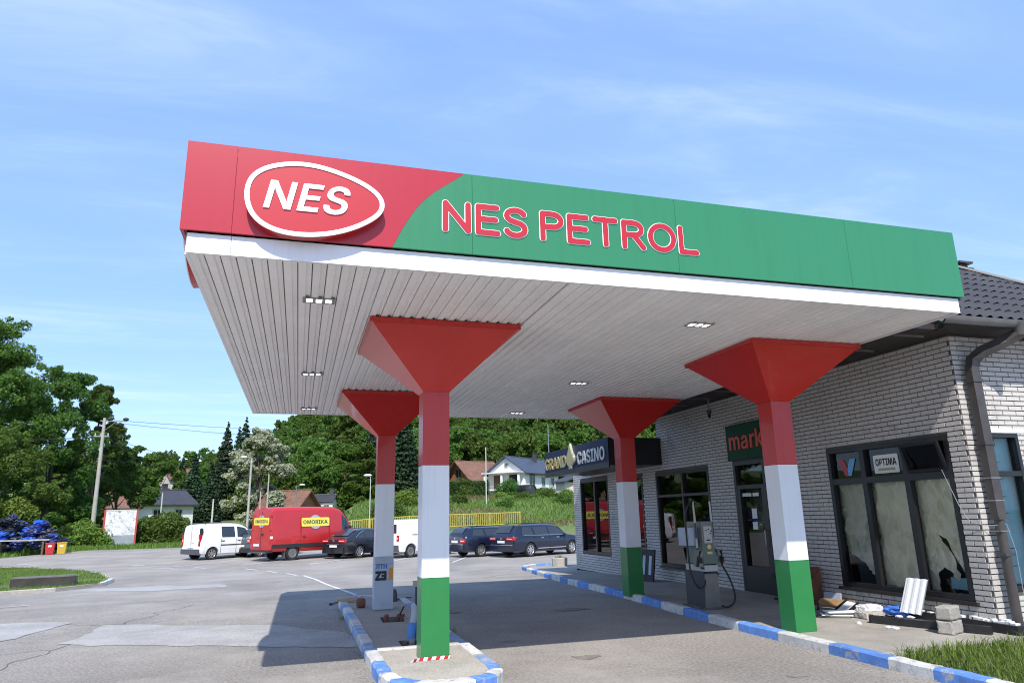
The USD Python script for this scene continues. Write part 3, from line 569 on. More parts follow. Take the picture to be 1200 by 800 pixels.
for i, (a, c) in enumerate(cols):
    pane(win, a, c, z0+.075, tz-.05)
    if i < 2: pane(win, a, c, tz+.05, z1-.075)
# the tilted top light at the right
a, c = cols[2]; b = B(); q = [(XW-.02, tz+.06), (XW-.16, z1-.09)]
b.box(XW-.03, XW+.0, a, c, tz+.05, tz+.085)
tl = B()
for (ya, yb_, za, zb_) in ((a, c, 0, .04), (a, c, .40, .44), (a, a+.04, .04, .40), (c-.04, c, .04, .40)): tl.box(-.02, .02, ya, yb_, za, zb_)
tl.move(frame((0, 0, 0), (1, 0, 0), (0, 1, 0))); Mt = Tm(XW-.005, 0, tz+.06, ry=-.28); tl.move(Mt)
sash = bd.part('tilted_sash', tl, 'black_frame', parent=win, world=True, label='tilted top sash left open')
pg = B().add([(0, a+.04, .04), (0, c-.04, .04), (0, c-.04, .40), (0, a+.04, .40)], [[3, 2, 1, 0]]).move(Mt); bd.part('pane', pg, 'glass_dark', parent=win, world=True)
bd.part('sill', B().box(XW-.06, XW+.02, y0-.06, y1+.06, z0-.05, z0-.004), 'eave', parent=win, world=True)
# crumpled sheets behind the three large panes
def sheetpoly(a, c, poly, m, seed, d=.075):
    """poly in unit pane coordinates, u from far to near"""
    a, c = a-.04, c+.09; pg = affinity.affine_transform(Polygon(poly), [-(c-a), 0, 0, tz-z0-.12, c, z0+.07]); v, f = trimesh.creation.triangulate_polygon(pg, engine='triangle') if False else trimesh.creation.triangulate_polygon(pg, engine='earcut')
    mm = trimesh.Trimesh(np.column_stack([v, 0*v[:, 0]]), f); 
    vv, ff = trimesh.remesh.subdivide_to_size(mm.vertices, mm.faces, .035)
    P = np.column_stack([vv[:, 0]*3.2, vv[:, 1]*1.1, 0*vv[:, 0]+seed]); warp = meshkit.fbm(P*1.3, 3, seed)
    x = XW+d+.16*np.abs(meshkit.fbm(P+warp[:, None]*3, 4, seed+3)-.5)*2+.06*np.abs(np.sin(vv[:, 0]*11+vv[:, 1]*4.2+warp*7))**.7+.035*np.abs(np.sin(vv[:, 0]*17-vv[:, 1]*9+warp*9))
    return B().add(np.column_stack([x, vv[:, 0], vv[:, 1]]), ff)
bd.part('hanging_sheet', sheetpoly(*cols[0], [(0, 1), (1, 1), (1, .02), (.55, .14), (.33, .24), (.12, .28), (0, .3)], 'film', 3), 'film_grey', parent=win, world=True, smooth=40)
bd.part('hanging_sheet', sheetpoly(*cols[1], [(0, 1), (1, 1), (1, 0), (0, 0)], 'film', 8), 'film', parent=win, world=True, smooth=40)
bd.part('hanging_sheet', sheetpoly(*cols[2], [(0, 1), (1, 1), (1, .06), (.82, .12), (.62, .30), (.47, .45), (.33, .50), (.52, .32), (.62, .16), (.60, .10), (.50, .17), (.36, .22), (.22, .14), (.16, .0), (0, 0)], 'film', 12), 'film', parent=win, world=True, smooth=40)
bd.part('blind_strip', B().box(XW+.3, XW+.34, y0+.2, m2-.2, z0+.1, z0+.26), 'curtain', parent=win, world=True)
# second window, door, side door and casino window
y0, y1, z0, z1 = W2; mw = 15.2; w2 = bd.part('window', rim(y0, y1, z0, z1, .07, sub=((mw-.035, mw+.035, z0+.06, z1-.06), (y0+.06, mw-.035, 2.05, 2.11), (mw+.035, y1-.06, 2.05, 2.11))), 'black_frame', world=True, label='dark black framed window behind the fuel pump')
for a, c in ((y0+.07, mw-.035), (mw+.035, y1-.07)): pane(w2, a, c, z0+.07, 2.05, m='glass_dark'); pane(w2, a, c, 2.11, z1-.07, m='glass_dark')
bd.part('sill', B().box(XW-.05, XW+.02, y0-.05, y1+.05, z0-.045, z0-.004), 'black_frame', parent=w2, world=True)
bd.part('panel', B().box(XW+.06, XW+.1, y0+.07, y1-.07, z0+.07, 1.28), 'black_frame', parent=w2, world=True)
y0, y1, z0, z1 = DR; door = bd.part('door', rim(y0, y1, z0, z1, .075, d0=-.012, d1=.11, sub=((y0+.07, y1-.07, 2.12, 2.2), (y0+.07, y1-.07, z0+.07, z0+.5), (y0+.07, y0+.17, z0+.5, 2.12), (y1-.17, y1-.07, z0+.5, 2.12))), 'black_frame', world=True, label='black framed glass market door with notes on it')
pane(door, y0+.17, y1-.17, z0+.5, 2.12, m='glass'); pane(door, y0+.075, y1-.075, 2.2, z1-.075, m='glass_dark')
bd.part('backing', B().box(XW+.25, XW+.27, y0, y1, z0, z1), 'pump_dark', parent=door, world=True)
bd.part('handle', B().tube([(XW-.012, y0+.12, 1.0), (XW-.06, y0+.12, 1.0), (XW-.06, y0+.12, 1.3), (XW-.012, y0+.12, 1.3)], .011), 'steel', parent=door, world=True)
for (ya, za, hh, ww) in ((12.52, 1.62, .2, .16), (12.53, 1.38, .15, .16), (12.72, 2.0, .07, .3), (12.42, 2.0, .07, .2)): bd.part('note', B().box(XW+.045, XW+.05, ya-ww/2, ya+ww/2, za-hh/2, za+hh/2), 'paper', parent=door, world=True)
y0, y1, z0, z1 = D3; d3 = bd.part('door', rim(y0, y1, z0, z1, .07, sub=((17.97, 18.03, z0+.06, z1-.06),)), 'black_frame', world=True, label='glazed casino door half hidden by the far right column')
for a, c in ((y0+.07, 17.97), (18.03, y1-.07)): pane(d3, a, c, z0+.07, z1-.07, m='glass_dark')
y0, y1, z0, z1 = W4; w4 = bd.part('window', rim(y0, y1, z0, z1, .07, sub=((20.5, 20.6, z0+.06, z1-.06),)), 'black_frame', world=True, label='black framed casino window reflecting the car park')
for a, c in ((y0+.07, 20.5), (20.6, y1-.07)): pane(w4, a, c, z0+.07, z1-.07, m='glass_dark')
# window on the sunlit wall
a, c, z0, z1 = RW; b = B().box(a, c, YW-.012, YW+.09, z0, z0+.06).box(a, c, YW-.012, YW+.09, z1-.06, z1).box(a, a+.055, YW-.012, YW+.09, z0+.06, z1-.06).box(c-.055, c, YW-.012, YW+.09, z0+.06, z1-.06).box(a+.055, c-.055, YW-.008, YW+.086, 2.08, 2.15)
rw = bd.part('window', b, 'black_frame', world=True, label='narrow window with blue-green blind beside the downpipe')
for q0, q1 in ((z0+.06, 2.08), (2.15, z1-.06)): bd.part('pane', B().add([(a+.055, YW+.05, q0), (c-.055, YW+.05, q0), (c-.055, YW+.05, q1), (a+.055, YW+.05, q1)], [[0, 1, 2, 3]]), 'glass', parent=rw, world=True)
for k in range(8):
    zz = z0+.08+k*.235; bd.part('blind_slat', B().box(a+.05, c-.22, YW+.12, YW+.125, zz, zz+.225), 'curtain', parent=rw, world=True)
bd.part('curtain', B().box(c-.26, c-.03, YW+.15, YW+.16, z0+.06, z1-.06), 'curtain', parent=rw, world=True)
bd.part('lintel', B().box(a-.12, c+.16, YW-.016, YW-.002, z1+.006, z1+.07), 'plaster', world=True)
# plinth of black bitumen with crumbling plaster on top
bd.part('plinth', B().box(XW-.11, XW-.012, 7.1, 9.15, .09, .2).box(XW-.11, 14, YW-.11, YW-.014, -.2, .2).box(XW-.14, XW-.11, 7.1, 7.6, -.2, .2), 'plinth_black', world=True)
b = B()
for k in range(26):
    y = 7.15+k*.075+rnd.random()*.03
    if rnd.random() < .62 or y < 7.8: b.box(XW-.10, XW-.015, y, y+.03+rnd.random()*.06, .201, .212+rnd.random()*.03)
for k in range(20): b.box(XW+.02+k*.12, XW+.1+k*.12, YW-.10, YW-.016, .201, .21+rnd.random()*.03)
bd.part('crumbling_plaster', b, 'plaster', world=True, kind='stuff')
# eaves, gutters, roof
ex0, ey0 = 8.3, 6.96; ex1 = 14.04; zb = 4.2; mR = .75; half = (ex1-ex0)/2; ap = np.array([ex0+half, ey0+half, zb+mR*half]); ye = 16.6
def tiles(o, du, dv, U, V, keep, pu=.19, pv=.36):
    """pressed metal tile sheet: waves along u, steps up the slope v"""
    n = np.cross(du, dv); b = B(); us = np.arange(0, U+1e-6, pu/6); vs = []
    k = 0
    while k*pv < V: vs += [(k*pv+.001, .018), (min((k+1)*pv, V), .0)]; k += 1
    P = np.array([[np.asarray(o)+du*u+dv*v+n*(.020*math.sin(2*math.pi*u/pu)+h+.03) for u in us] for v, h in vs])
    h_, w_ = P.shape[:2]; i, j = np.meshgrid(np.arange(h_-1), np.arange(w_-1), indexing='ij'); kk = (i*w_+j).ravel(); f = np.stack([kk, kk+1, kk+w_+1, kk+w_], 1)
    uu = np.array([[u for u in us] for v, h in vs]).ravel(); vv = np.array([[v for u in us] for v, h in vs]).ravel(); f = f[keep(uu[f].mean(1), vv[f].mean(1))]
    return b.add(P.reshape(-1, 3), f)
sl = math.hypot(1, mR); dv = np.array([0, 1, mR])/sl; V = half*sl
roof = bd.part('roof', B().add([(ex0, ey0, zb), (ex1, ey0, zb), tuple(ap), (ex0, ye, zb), (ap[0], ye, ap[2]), (ex1, ye, zb)], [[0, 1, 2, 2], [0, 2, 4, 3], [1, 5, 4, 2], [3, 4, 5, 5]]), 'roof_tile', world=True)
for r in range(10):
    v0, v1 = r*.36, (r+1)*.36
    if v0 > V: break
    bd.part('tile_row', tiles(np.array([ex0, ey0, zb])+dv*v0, np.array([1., 0, 0]), dv, 2*half, .36, lambda u, v, v0=v0: (u > (v+v0)/sl) & (u < 2*half-(v+v0)/sl)), 'roof_tile', parent=roof, world=True, smooth=50)
dl = np.array([1, 0, mR])/sl
bd.part('tile_sheet', tiles(np.array([ex0, ye, zb]), np.array([0, -1., 0]), dl, ye-ey0, V, lambda u, v: u < (ye-ey0)-v/sl), 'roof_tile', parent=roof, world=True, smooth=50)
for p, q in (((ex0, ey0, zb+.05), ap+[0, 0, .06]), ((ex1, ey0, zb+.05), ap+[0, 0, .06]), (ap+[0, 0, .06], (ap[0], ye, ap[2]+.06))): bd.part('ridge_cap', B().cyl(p, q, .05, n=8), 'roof_tile', parent=roof, world=True, smooth=40)
cb = Tm(12.38, 9.85, 5.2); bd.part('chimney', B().box(-.12, .12, -.12, .12, 0, .98, cb).box(-.17, .17, -.17, .17, .98, 1.03, cb).box(-.17, .17, -.17, .17, 1.12, 1.16, cb).box(-.1, .1, -.1, .1, 1.03, 1.12, cb), 'pipe', parent=roof, world=True)
bd.part('soffit_board', B().box(ex0+.02, XW+.2, ey0+.02, ye, 4.10, 4.13).box(XW+.2, 14, ey0+.02, YW+.2, 4.10, 4.13), 'eave', world=True)
bd.part('fascia_board', B().box(ex0-.005, ex0+.02, ey0+.02, ye, 4.05, 4.2).box(ex0-.005, 14, ey0-.005, ey0+.018, 4.1, 4.2), 'eave', world=True)
g = B(); prof = [(0, 0), (-.012, -.07), (-.05, -.1), (-.1, -.09), (-.125, -.05), (-.13, 0), (-.12, 0), (-.11, -.045), (-.06, -.085), (-.02, -.06), (-.008, 0)]
g.grid([[(x, ey0-.006+d, 4.185+z) for d, z in prof] for x in (ex0-.12, 14)]); bd.part('gutter', g, 'gutter', world=True, smooth=50, label='grey gutter along the front eave')
g = B(); g.grid([[(ex0-.006+d, y, 4.12+z) for d, z in prof][::-1] for y in (ey0+.1, 15.9)]); g.box(XR+.02, ex0-.14, ey0+.05, 15.9, 4.02, 4.10)
lg = bd.part('gutter', g, 'eave', world=True, label='black gutter between canopy and brick wall')
for k in range(9): bd.part('gutter_bracket', B().box(XR+.03, ex0-.02, 7.3+k*.9, 7.33+k*.9, 3.99, 4.019), 'gutter', parent=lg, world=True)
# downpipe at the corner
P = [(9.56, ey0-.07, 4.10), (9.56, ey0-.05, 4.02), (9.45, 7.06, 3.93), (9.2, 7.24, 3.80), (9.12, 7.32, 3.70), (9.085, 7.33, 3.55)]
def sq(pts, w, d):
    b = B(); pts = np.asarray(pts, float); t = np.gradient(pts, axis=0); t /= np.linalg.norm(t, axis=1, keepdims=True); R = []
    for p, q in zip(pts, t):
        a = np.array([1, 0, 0])-q*q[0]; a /= np.linalg.norm(a); c = np.cross(q, a); R.append([p+a*u*w+c*v*d for u, v in ((-.5, -.5), (.5, -.5), (.5, .5), (-.5, .5), (-.5, -.5))])
    return b.grid(R)
dp = bd.part('downpipe', sq(P+[(9.08, 7.33, 2.5), (9.07, 7.33, 1.5)], .15, .11), 'pipe', world=True, label='square dark brown downpipe with a round lower pipe')
bd.part('elbow', B().cyl((9.56, ey0-.1, 4.17), (9.56, ey0-.07, 3.99), .10, .08, 14), 'gutter', parent=dp, world=True, smooth=40)
bd.part('lower_pipe', B().cyl((9.07, 7.33, 1.5), (9.065, 7.33, .0), .062, n=16), 'pipe', parent=dp, world=True, smooth=40)
for z in (3.4, 2.52, 1.52, 1.05): bd.part('pipe_collar', B().box(9.08-.088, 9.08+.088, 7.26, 7.40, z-.02, z+.02), 'pipe', parent=dp, world=True)
for z in (2.05, 1.35, 1.75): bd.part('pipe_strap', B().box(8.995, 9.162, 7.268, 7.44, z-.008, z+.008), 'steel', parent=dp, world=True)
bd.part('loose_wire', B().tube([(8.86, 7.9, 2.2), (8.86, 7.72, 1.7), (8.85, 7.6, 1.5), (8.88, 7.4, 1.42), (9.1, 7.26, 1.44), (9.2, 7.28, 1.1), (9.22, 7.3, .5)], .0035, 5), 'grey_print', world=True, smooth=True)
# signs on the building
sg = Thing('market_sign', 'dark green market sign in red letters above the black door', 'sign', (XW-.05, 12.2, 3.08)); sg.part('board', B().box(XW-.10, XW-.02, 11.3, 13.05, 2.72, 3.46), 'market_green', world=True)
sg.part('lettering', B().prism(text('market', .36, 600, width=1.62), .02, LEFT(XW-.1005, 12.93, 2.93)), 'market_red', world=True)
cs_ = Thing('casino_sign', 'navy overhanging GRAND CASINO sign box with gold spade emblem', 'sign', (8.1, 18.5, 2.85))
cs_.part('box', B().box(7.43, XW-.012, 16.1, 20.9, 2.86, 3.55), 'black_frame', world=True)
for k in range(4): cs_.part('face_panel', B().box(7.405, 7.428, 16.1+k*1.2+.002, 17.3+k*1.2-.002, 2.95, 3.56), 'navy', world=True)
cs_.part('lower_board', B().box(7.402, 7.43, 16.1, 20.9, 2.8, 2.948), 'black_frame', world=True)
for s, y, m in (('GRAND', 20.82, 'gold'), ('CASINO', 18.15, 'silver')): cs_.part('lettering', B().prism(text(s, .34, 700, width=1.8 if s == 'GRAND' else 1.85), .022, LEFT(7.403, y, 3.02)), m, world=True)
sp = shapely.union_all([Polygon([(0, .78), (.05, .70), (.30, .32), (-.30, .32), (-.05, .70)]), Point(-.17, .28).buffer(.17), Point(.17, .28).buffer(.17), Polygon([(-.05, .3), (.05, .3), (.12, .0), (-.12, 0)])]); sp = affinity.scale(sp, .8, .85, origin=(0, 0))
cs_.part('spade', B().prism(sp, .06, LEFT(7.403, 18.62, 2.96)), 'gold', world=True)
cs_.part('spade_rim', B().prism(sp.buffer(.03).difference(sp.buffer(.002)), .045, LEFT(7.403, 18.62, 2.96)), 'silver', world=True)
op = Thing('window_sticker', 'white OPTIMA sticker in the top middle pane of the large window', 'sticker', (XW+.05, 8.98, 2.35)); a, c = cols[1]
op.part('sheet', B().prism(sbox(0, 0, .46, .25).buffer(.02), .003, LEFT(XW+.048, c-.16, 2.24)), 'paper', world=True)
op.part('lettering', B().prism(affinity.translate(text('OPTIMA', .11, 800, width=.42), .02, .1), .002, LEFT(XW+.0445, c-.16, 2.24)), 'black_print', world=True)
op.part('strip', B().prism(sbox(.06, .02, .4, .06), .002, LEFT(XW+.0445, c-.16, 2.24)), 'cardboard', world=True)
vs = Thing('window_sticker', 'red and blue V logo sticker in the top left pane of the large window', 'sticker', (XW+.05, 9.8, 2.35)); a, c = cols[0]; M = LEFT(XW+.048, c-.12, 2.22)
vs.part('red_leaf', B().prism(Polygon([(0, .28), (.13, .28), (.2, .12), (.2, 0), (.13, 0)]), .003, M), 'red_fascia', world=True)
vs.part('blue_leaf', B().prism(Polygon([(.36, .28), (.23, .28), (.16, .12), (.16, 0), (.23, 0)]), .003, M@Tm(x=.045, z=.003)), 'cyan_print', world=True)
cm = Thing('security_camera', 'small dome camera hanging under the black eave beside the market sign', 'camera', (8.6, 13.3, 3.75)); cm.part('bracket', B().cyl((8.6, 13.3, 4.08), (8.6, 13.3, 3.85), .02, n=8), 'steel', world=True); cm.part('housing', B().cyl((8.6, 13.3, 3.85), (8.6, 13.3, 3.76), .06, .04, 12).cyl((8.6, 13.3, 3.76), (8.58, 13.26, 3.70), .03, .035, 10), 'black_frame', world=True, smooth=40)

# ---------------------------------------------------------------- fuel pump
pu = Thing('fuel_pump', 'old metal fuel pump with two hoses and tall hose masts on the walkway', 'fuel pump', (6.79, 11.2, .085))
X0, X1, Y0, Y1 = 6.65, 6.92, 10.86, 11.52
pu.part('plinth', B().box(X0-.06, X1+.02, Y0-.02, Y1+.03, .085, .12), 'concrete_dark', world=True)
pu.part('front_cover', B().add([(X0, Y0, .12), (X1, Y0, .12), (X1-.02, Y0-.0, .66), (X0+.02, Y0, .66), (X0, Y0+.05, .12), (X1, Y0+.05, .12), (X1-.02, Y0+.05, .66), (X0+.02, Y0+.05, .66)], [[0, 1, 2, 3], [1, 5, 6, 2], [4, 0, 3, 7], [3, 2, 6, 7]]), 'pump_metal', world=True)
pu.part('cabinet', B().box(X0+.01, X1-.01, Y0+.052, Y1, .12, .7), 'pump_dark', world=True)
pu.part('band', B().box(X0+.008, X1-.008, Y0-.012, Y1-.05, .70, .80), 'pole_white', world=True)
pu.part('waist', B().add([(X0+.0, Y0, .82), (X1, Y0, .82), (X1, Y1-.1, .82), (X0, Y1-.1, .82), (X0+.03, Y0+.03, 1.2), (X1-.03, Y0+.03, 1.2), (X1-.03, Y1-.14, 1.2), (X0+.03, Y1-.14, 1.2)], [[0, 1, 5, 4], [1, 2, 6, 5], [2, 3, 7, 6], [3, 0, 4, 7]]), 'pump_green', world=True)
pu.part('head', B().box(X0+.02, X1-.02, Y0+.02, Y1-.12, 1.2, 1.52), 'pump_metal', world=True)
pu.part('data_plate', B().box(X0+.06, X1-.06, Y0+.008, Y0+.02, 1.16, 1.44), 'pole_white', world=True)
b = B(); 
for k, (u, v) in enumerate([(0, .2), (.05, .22), (.1, .19), (.08, .15)]): b.box(X0+.09+u, X0+.115+u, Y0+.005, Y0+.008, 1.16+v, 1.18+v)
b.box(X0+.1, X1-.1, Y0+.005, Y0+.008, 1.2, 1.22); pu.part('plate_print', b, 'black_print', world=True)
pu.part('emblem', B().cyl((6.79, Y0+.02, 1.1), (6.79, Y0+.005, 1.1), .04, n=16).box(6.74, 6.84, Y0+.003, Y0+.012, .98, 1.02), 'gold', world=True)
pu.part('display_box', B().box(X0-.16, X0+.02, Y0+.16, Y0+.5, 1.12, 1.42).box(X0-.168, X0-.16, Y0+.19, Y0+.47, 1.2, 1.36), 'poster_grey', world=True, label='grey-blue display box on the side of the pump')
for s, xx in ((-1, X0-.03), (1, X1+.03)):
    pu.part('hose_mast', B().cyl((xx, Y0+.12, .9), (xx, Y0+.12, 1.5), .016, n=8), 'pump_dark', world=True); pu.part('mast_spring', B().cyl((xx, Y0+.12, 1.5), (xx-.01, Y0+.12, 1.86), .02, .014, n=8), 'pole_white', world=True); pu.part('mast_spring', B().cyl((xx, Y0+.12, 1.08), (xx, Y0+.12, 1.24), .02, n=8), 'pole_white', world=True)
    pu.part('nozzle_cradle', B().box(xx-.05, xx+.05, Y0+.02, Y0+.2, .78, 1.0).box(xx-.05+.03*s, xx+.05+.03*s, Y0-.02, Y0+.1, .95, 1.05), 'pump_metal', world=True)
    nz = pu.part('nozzle', B().cyl((xx+.05*s, Y0+.0, .98), (xx+.07*s, Y0+.04, .78), .03, .024, 10).cyl((xx+.05*s, Y0, .98), (xx+.03*s, Y0-.05, 1.04), .022, .012, 8).box(xx+.05*s-.015, xx+.05*s+.015, Y0-.07, Y0-.01, .84, .93), 'rubber', world=True, smooth=40)
    hp = [(xx+.07*s, Y0+.04, .8), (xx+.14*s, Y0-.02, .62), (xx+.2*s, Y0-.06, .38), (xx+.19*s, Y0-.06, .2), (xx+.1*s, Y0-.03, .125), (xx-.02*s, Y0+.0, .14)] if s > 0 else [(xx-.01, Y0+.12, 1.88), (xx-.12, Y0+.12, 1.78), (xx-.2, Y0+.1, 1.4), (xx-.2, Y0+.08, .9), (xx-.15, Y0+.05, .55), (xx-.05, Y0+.03, .43), (xx+.03, Y0+.02, .5), (xx-.02, Y0+.02, .76)]
    tk, _ = splprep(np.array(hp).T, s=0, k=3); pu.part('hose', B().tube(np.column_stack(splev(np.linspace(0, 1, 40), tk)), .016, 7), 'rubber', world=True, smooth=True)
# ---------------------------------------------------------------- small things on the walkway
def rough(sx, sy, sz, seed, amp=.012, ch=.12):
    m = trimesh.creation.box((2, 2, 2)); v, f = trimesh.remesh.subdivide_to_size(m.vertices, m.faces, .45); v = np.array(v)
    q = np.abs(v); e = (np.sort(q, 1)[:, 1] > .95); v[e] *= 1-ch*(.5+meshkit.noise(v[e]*3+seed, seed))[:, None]*.6
    v = v*[sx/2, sy/2, sz/2]; n = meshkit.fbm(v*14+seed*3.1, 3, seed)-.5; return v+v/np.linalg.norm(v, axis=1, keepdims=True)*n[:, None]*amp*2, np.array(f)
def blob(seed, r=1.0, amp=.35, sub=2, fq=1.6):
    m = trimesh.creation.icosphere(sub, 1.0); v = np.array(m.vertices); d = 1+amp*(meshkit.fbm(v*fq+seed*7.3, 3, seed)-.5)*2; return v*d[:, None]*r, np.array(m.faces)
pl = Thing('planter', 'round concrete planter with dry soil at the far end of the walkway', 'planter', (9.3, 25.0, -.245)); n = 8; b = B(); th = np.arange(n+1)*2*np.pi/n+.2
b.grid([[(r*math.cos(t), r*math.sin(t), z) for t in th] for r, z in ((.23, 0), (.23, .06), (.28, .07), (.3, .36), (.28, .38), (.22, .38), (.22, .30))]); pl.part('pot', b, 'concrete_light'); v, f = blob(3, .21); pl.part('soil', (v*[1, 1, .35]+[0, 0, .32], f), 'soil', smooth=True)
b = B()
for k in range(30):
    a, r, q = rnd.random()*6.28, rnd.random()*.16, rnd.random()*6.28; p = np.array([r*math.cos(a), r*math.sin(a), .36]); b.add([p, p+[.02, .01, 0], p+[.1*math.cos(q), .1*math.sin(q), .05+.12*rnd.random()]], [[0, 1, 2]])
pl.part('dry_plant', b, 'grass_dry')
ch = Thing('office_chair', 'black swivel chair back standing against the wall behind the nearest right column', 'chair', (8.45, 11.1, .085), rz=.5)
ch.part('base', B().cyl((0, 0, .05), (0, 0, .4), .03, n=8).box(-.25, .25, -.03, .03, .03, .07).box(-.03, .03, -.25, .25, .03, .069), 'car_trim'); v, f = blob(4, 1, .1); ch.part('seat', (v*[.26, .26, .06]+[0, 0, .45], f), 'car_trim', smooth=True); ch.part('backrest', (v*[.06, .25, .3]+[.24, 0, .85], f), 'car_trim', smooth=True)
rb = Thing('red_box', 'red-brown metal cabinet leaning behind the foot of the nearest right column', 'cabinet', (8.5, 10.75, .085), rz=.35); rb.part('carcass', B().box(-.2, .2, -.22, .22, 0, .62, Tm(ry=.06)), 'red_board'); rb.part('label_plate', B().box(-.214, -.202, -.12, .1, .45, .54, Tm(ry=.06)), 'cyan_print'); rb.part('edge', B().box(-.212, .21, -.232, -.222, 0, .63, Tm(ry=.06)), 'rust')
tr = Thing('trolley', 'rusty hand trolley lying beside the red-brown cabinet', 'trolley', (8.05, 10.1, .085), rz=.9)
for s in (-1, 1): w_ = tr.part('wheel', B().cyl((.1, s*.13, .06), (.1, s*.17, .06), .06, n=14), 'rubber', smooth=40); tr.part('hub', B().cyl((.1, s*.128, .06), (.1, s*.172, .06), .025, n=10), 'concrete_light', parent=w_)
tr.part('handle', B().tube([(.1, -.12, .06), (-.3, -.12, .1), (-.42, 0, .16), (-.3, .12, .1), (.1, .12, .06)], .014), 'steel', smooth=True); tr.part('axle', B().cyl((.1, -.16, .06), (.1, .16, .06), .012, n=6), 'steel')
co = lambda x, y: (x, y, .085)
def corr(L, W, th=.012, n=28):
    us = np.linspace(0, W, n); b = B(); z = np.where((us/W*3.5 % 1) < .5, .02, 0.); b.grid([[(l, u, q) for u, q in zip(us, z)] for l in (0, L)]); b.grid([[(l, u, q-.004) for u, q in zip(us, z)] for l in (L, 0)]); return b
t = Thing('corrugated_sheet', 'offcut of white profiled metal sheet leaning on the wall', 'metal sheet', (8.55, 8.55, .2)); bb = corr(.52, .40); bb.move(frame((0, .2, 0), (.42, 0, .9), (0, -1, 0))); t.part('sheet', bb, 'white_sheet')
t = Thing('plastic_grilles', 'stack of black and white louvred grilles lying on the slab', 'grille', co(7.95, 9.4), rz=-.5)
for k in range(4): 
    b = B(); 
    for j in range(7): b.box(-.22, .22, -.13+j*.038, -.112+j*.038, .004+k*.022, .020+k*.022, Tm(rz=.12*k-.2, x=.03*k))
    t.part('grille', b, 'white_trim' if k % 2 else 'pump_metal')
t.part('under_grille', B().box(-.24, .2, -.15, .12, 0, .004), 'black_frame')
t = Thing('crate_lid', 'black tray with a white panel in it propped on rubble', 'tray', co(8.35, 9.55), rz=-.25); M = Tm(ry=-.6, z=.02); t.part('tray', B().box(-.17, .17, -.19, .19, .05, .075, M).box(-.17, .17, -.19, -.17, .075, .1, M).box(-.17, .17, .17, .19, .075, .1, M), 'black_frame'); t.part('panel', B().box(-.13, .15, -.14, .14, .077, .084, M), 'paper')
t = Thing('wooden_board', 'short brown wooden board on the rubble by the wall', 'board', co(8.55, 10.0), rz=.3); t.part('board', B().box(-.09, .09, -.3, .3, .09, .13, Tm(ry=-.5)), 'wood'); t.part('cleat', B().box(-.08, .08, -.28, -.22, .05, .09, Tm(ry=-.5)), 'wood')
t = Thing('blue_folder', 'grey-blue folder standing at the foot of the wall', 'folder', co(8.66, 10.25), rz=.2); t.part('cover', B().box(-.02, .0, -.16, .16, 0, .24, Tm(ry=.2)), 'grey_print'); t.part('pages', B().box(.0, .02, -.15, .15, .01, .23, Tm(ry=.2)), 'paper')
for i, (x, y, r, m, lab) in enumerate([(8.3, 9.05, (.2, .18, .06), 'concrete_light', 'flat beige stone slab lying in front of the rubble'), (8.45, 9.2, (.2, .15, .1), 'plaster', 'pale broken plaster block on the rubble'), (8.15, 9.75, (.07, .06, .04), 'concrete_dark', 'small dark stone beside the grilles'), (7.75, 8.7, (.035, .03, .02), 'plaster', 'white scrap on the open slab')]):
    v, f = rough(*(np.array(r)*1.7), 20+i, .02, .3); solid('rubble_stone', (v+[x, y, .085+r[2]*.8], f), m, lab, 'stone', 'rubble by the wall')
t = Thing('blue_rag', 'crumpled blue rag on the black plinth under the large window', 'rag', co(8.66, 8.95)); v, f = blob(31, 1, .6, 3, 3); t.part('cloth', (v*[.11, .17, .07]+[0, 0, .1], f), 'blue_cloth', smooth=True); v, f = blob(37, 1, .6, 2, 3); t.part('fold', (v*[.06, .08, .06]+[-.02, -.18, .07], f), 'blue_cloth', smooth=True)
t = Thing('black_beam', 'long black plastic beam lying along the foot of the wall', 'beam', co(8.25, 8.1), rz=math.radians(112)); t.part('beam', B().box(-.85, .65, -.05, .05, .0, .1), 'plinth_black'); t.part('end_cap', B().box(.65, .67, -.055, .055, -.0, .105), 'black_frame')
for k in range(2):
    v, f = rough(.32, .2, .165, 50+k, .006)
    I = Tm(8.22, 7.6, .17+k*.172, rz=.35+.05*k); solid('cinder_block', (v@I[:3, :3].T+I[:3, 3], f), 'concrete', ('lower', 'upper')[k]+' of two beige stone blocks stacked by the building corner', 'block', 'stacked blocks')
for k, (x, y, z) in enumerate([(8.3, 8.3, .19), (8.22, 8.42, .19), (7.85, 8.25, .09), (7.9, 8.18, .09)]):
    v, f = blob(60+k, .05, .5); solid('plaster_crumb', (v*[1, 1, .4]+[x, y, z], f), 'plaster', ('left white plaster crumb on top of the black beam', 'white plaster crumb on the far end of the black beam', 'white plaster crumb on the slab in front of the beam', 'smaller white plaster crumb on the slab by the other')[k], 'crumb', 'plaster crumbs by the beam')
sb = Thing('sandwich_board', 'small dark display board standing behind the far right column', 'board', (8.3, 16.2, .05), rz=.2); sb.part('board', B().box(-.02, .02, -.25, .25, 0, .75, Tm(ry=.15)), 'eave'); 
for s in (-.12, .12): sb.part('strip', B().box(-.03, -.022, s-.05, s+.05, .15, .6, Tm(ry=.15)), 'poster_grey')
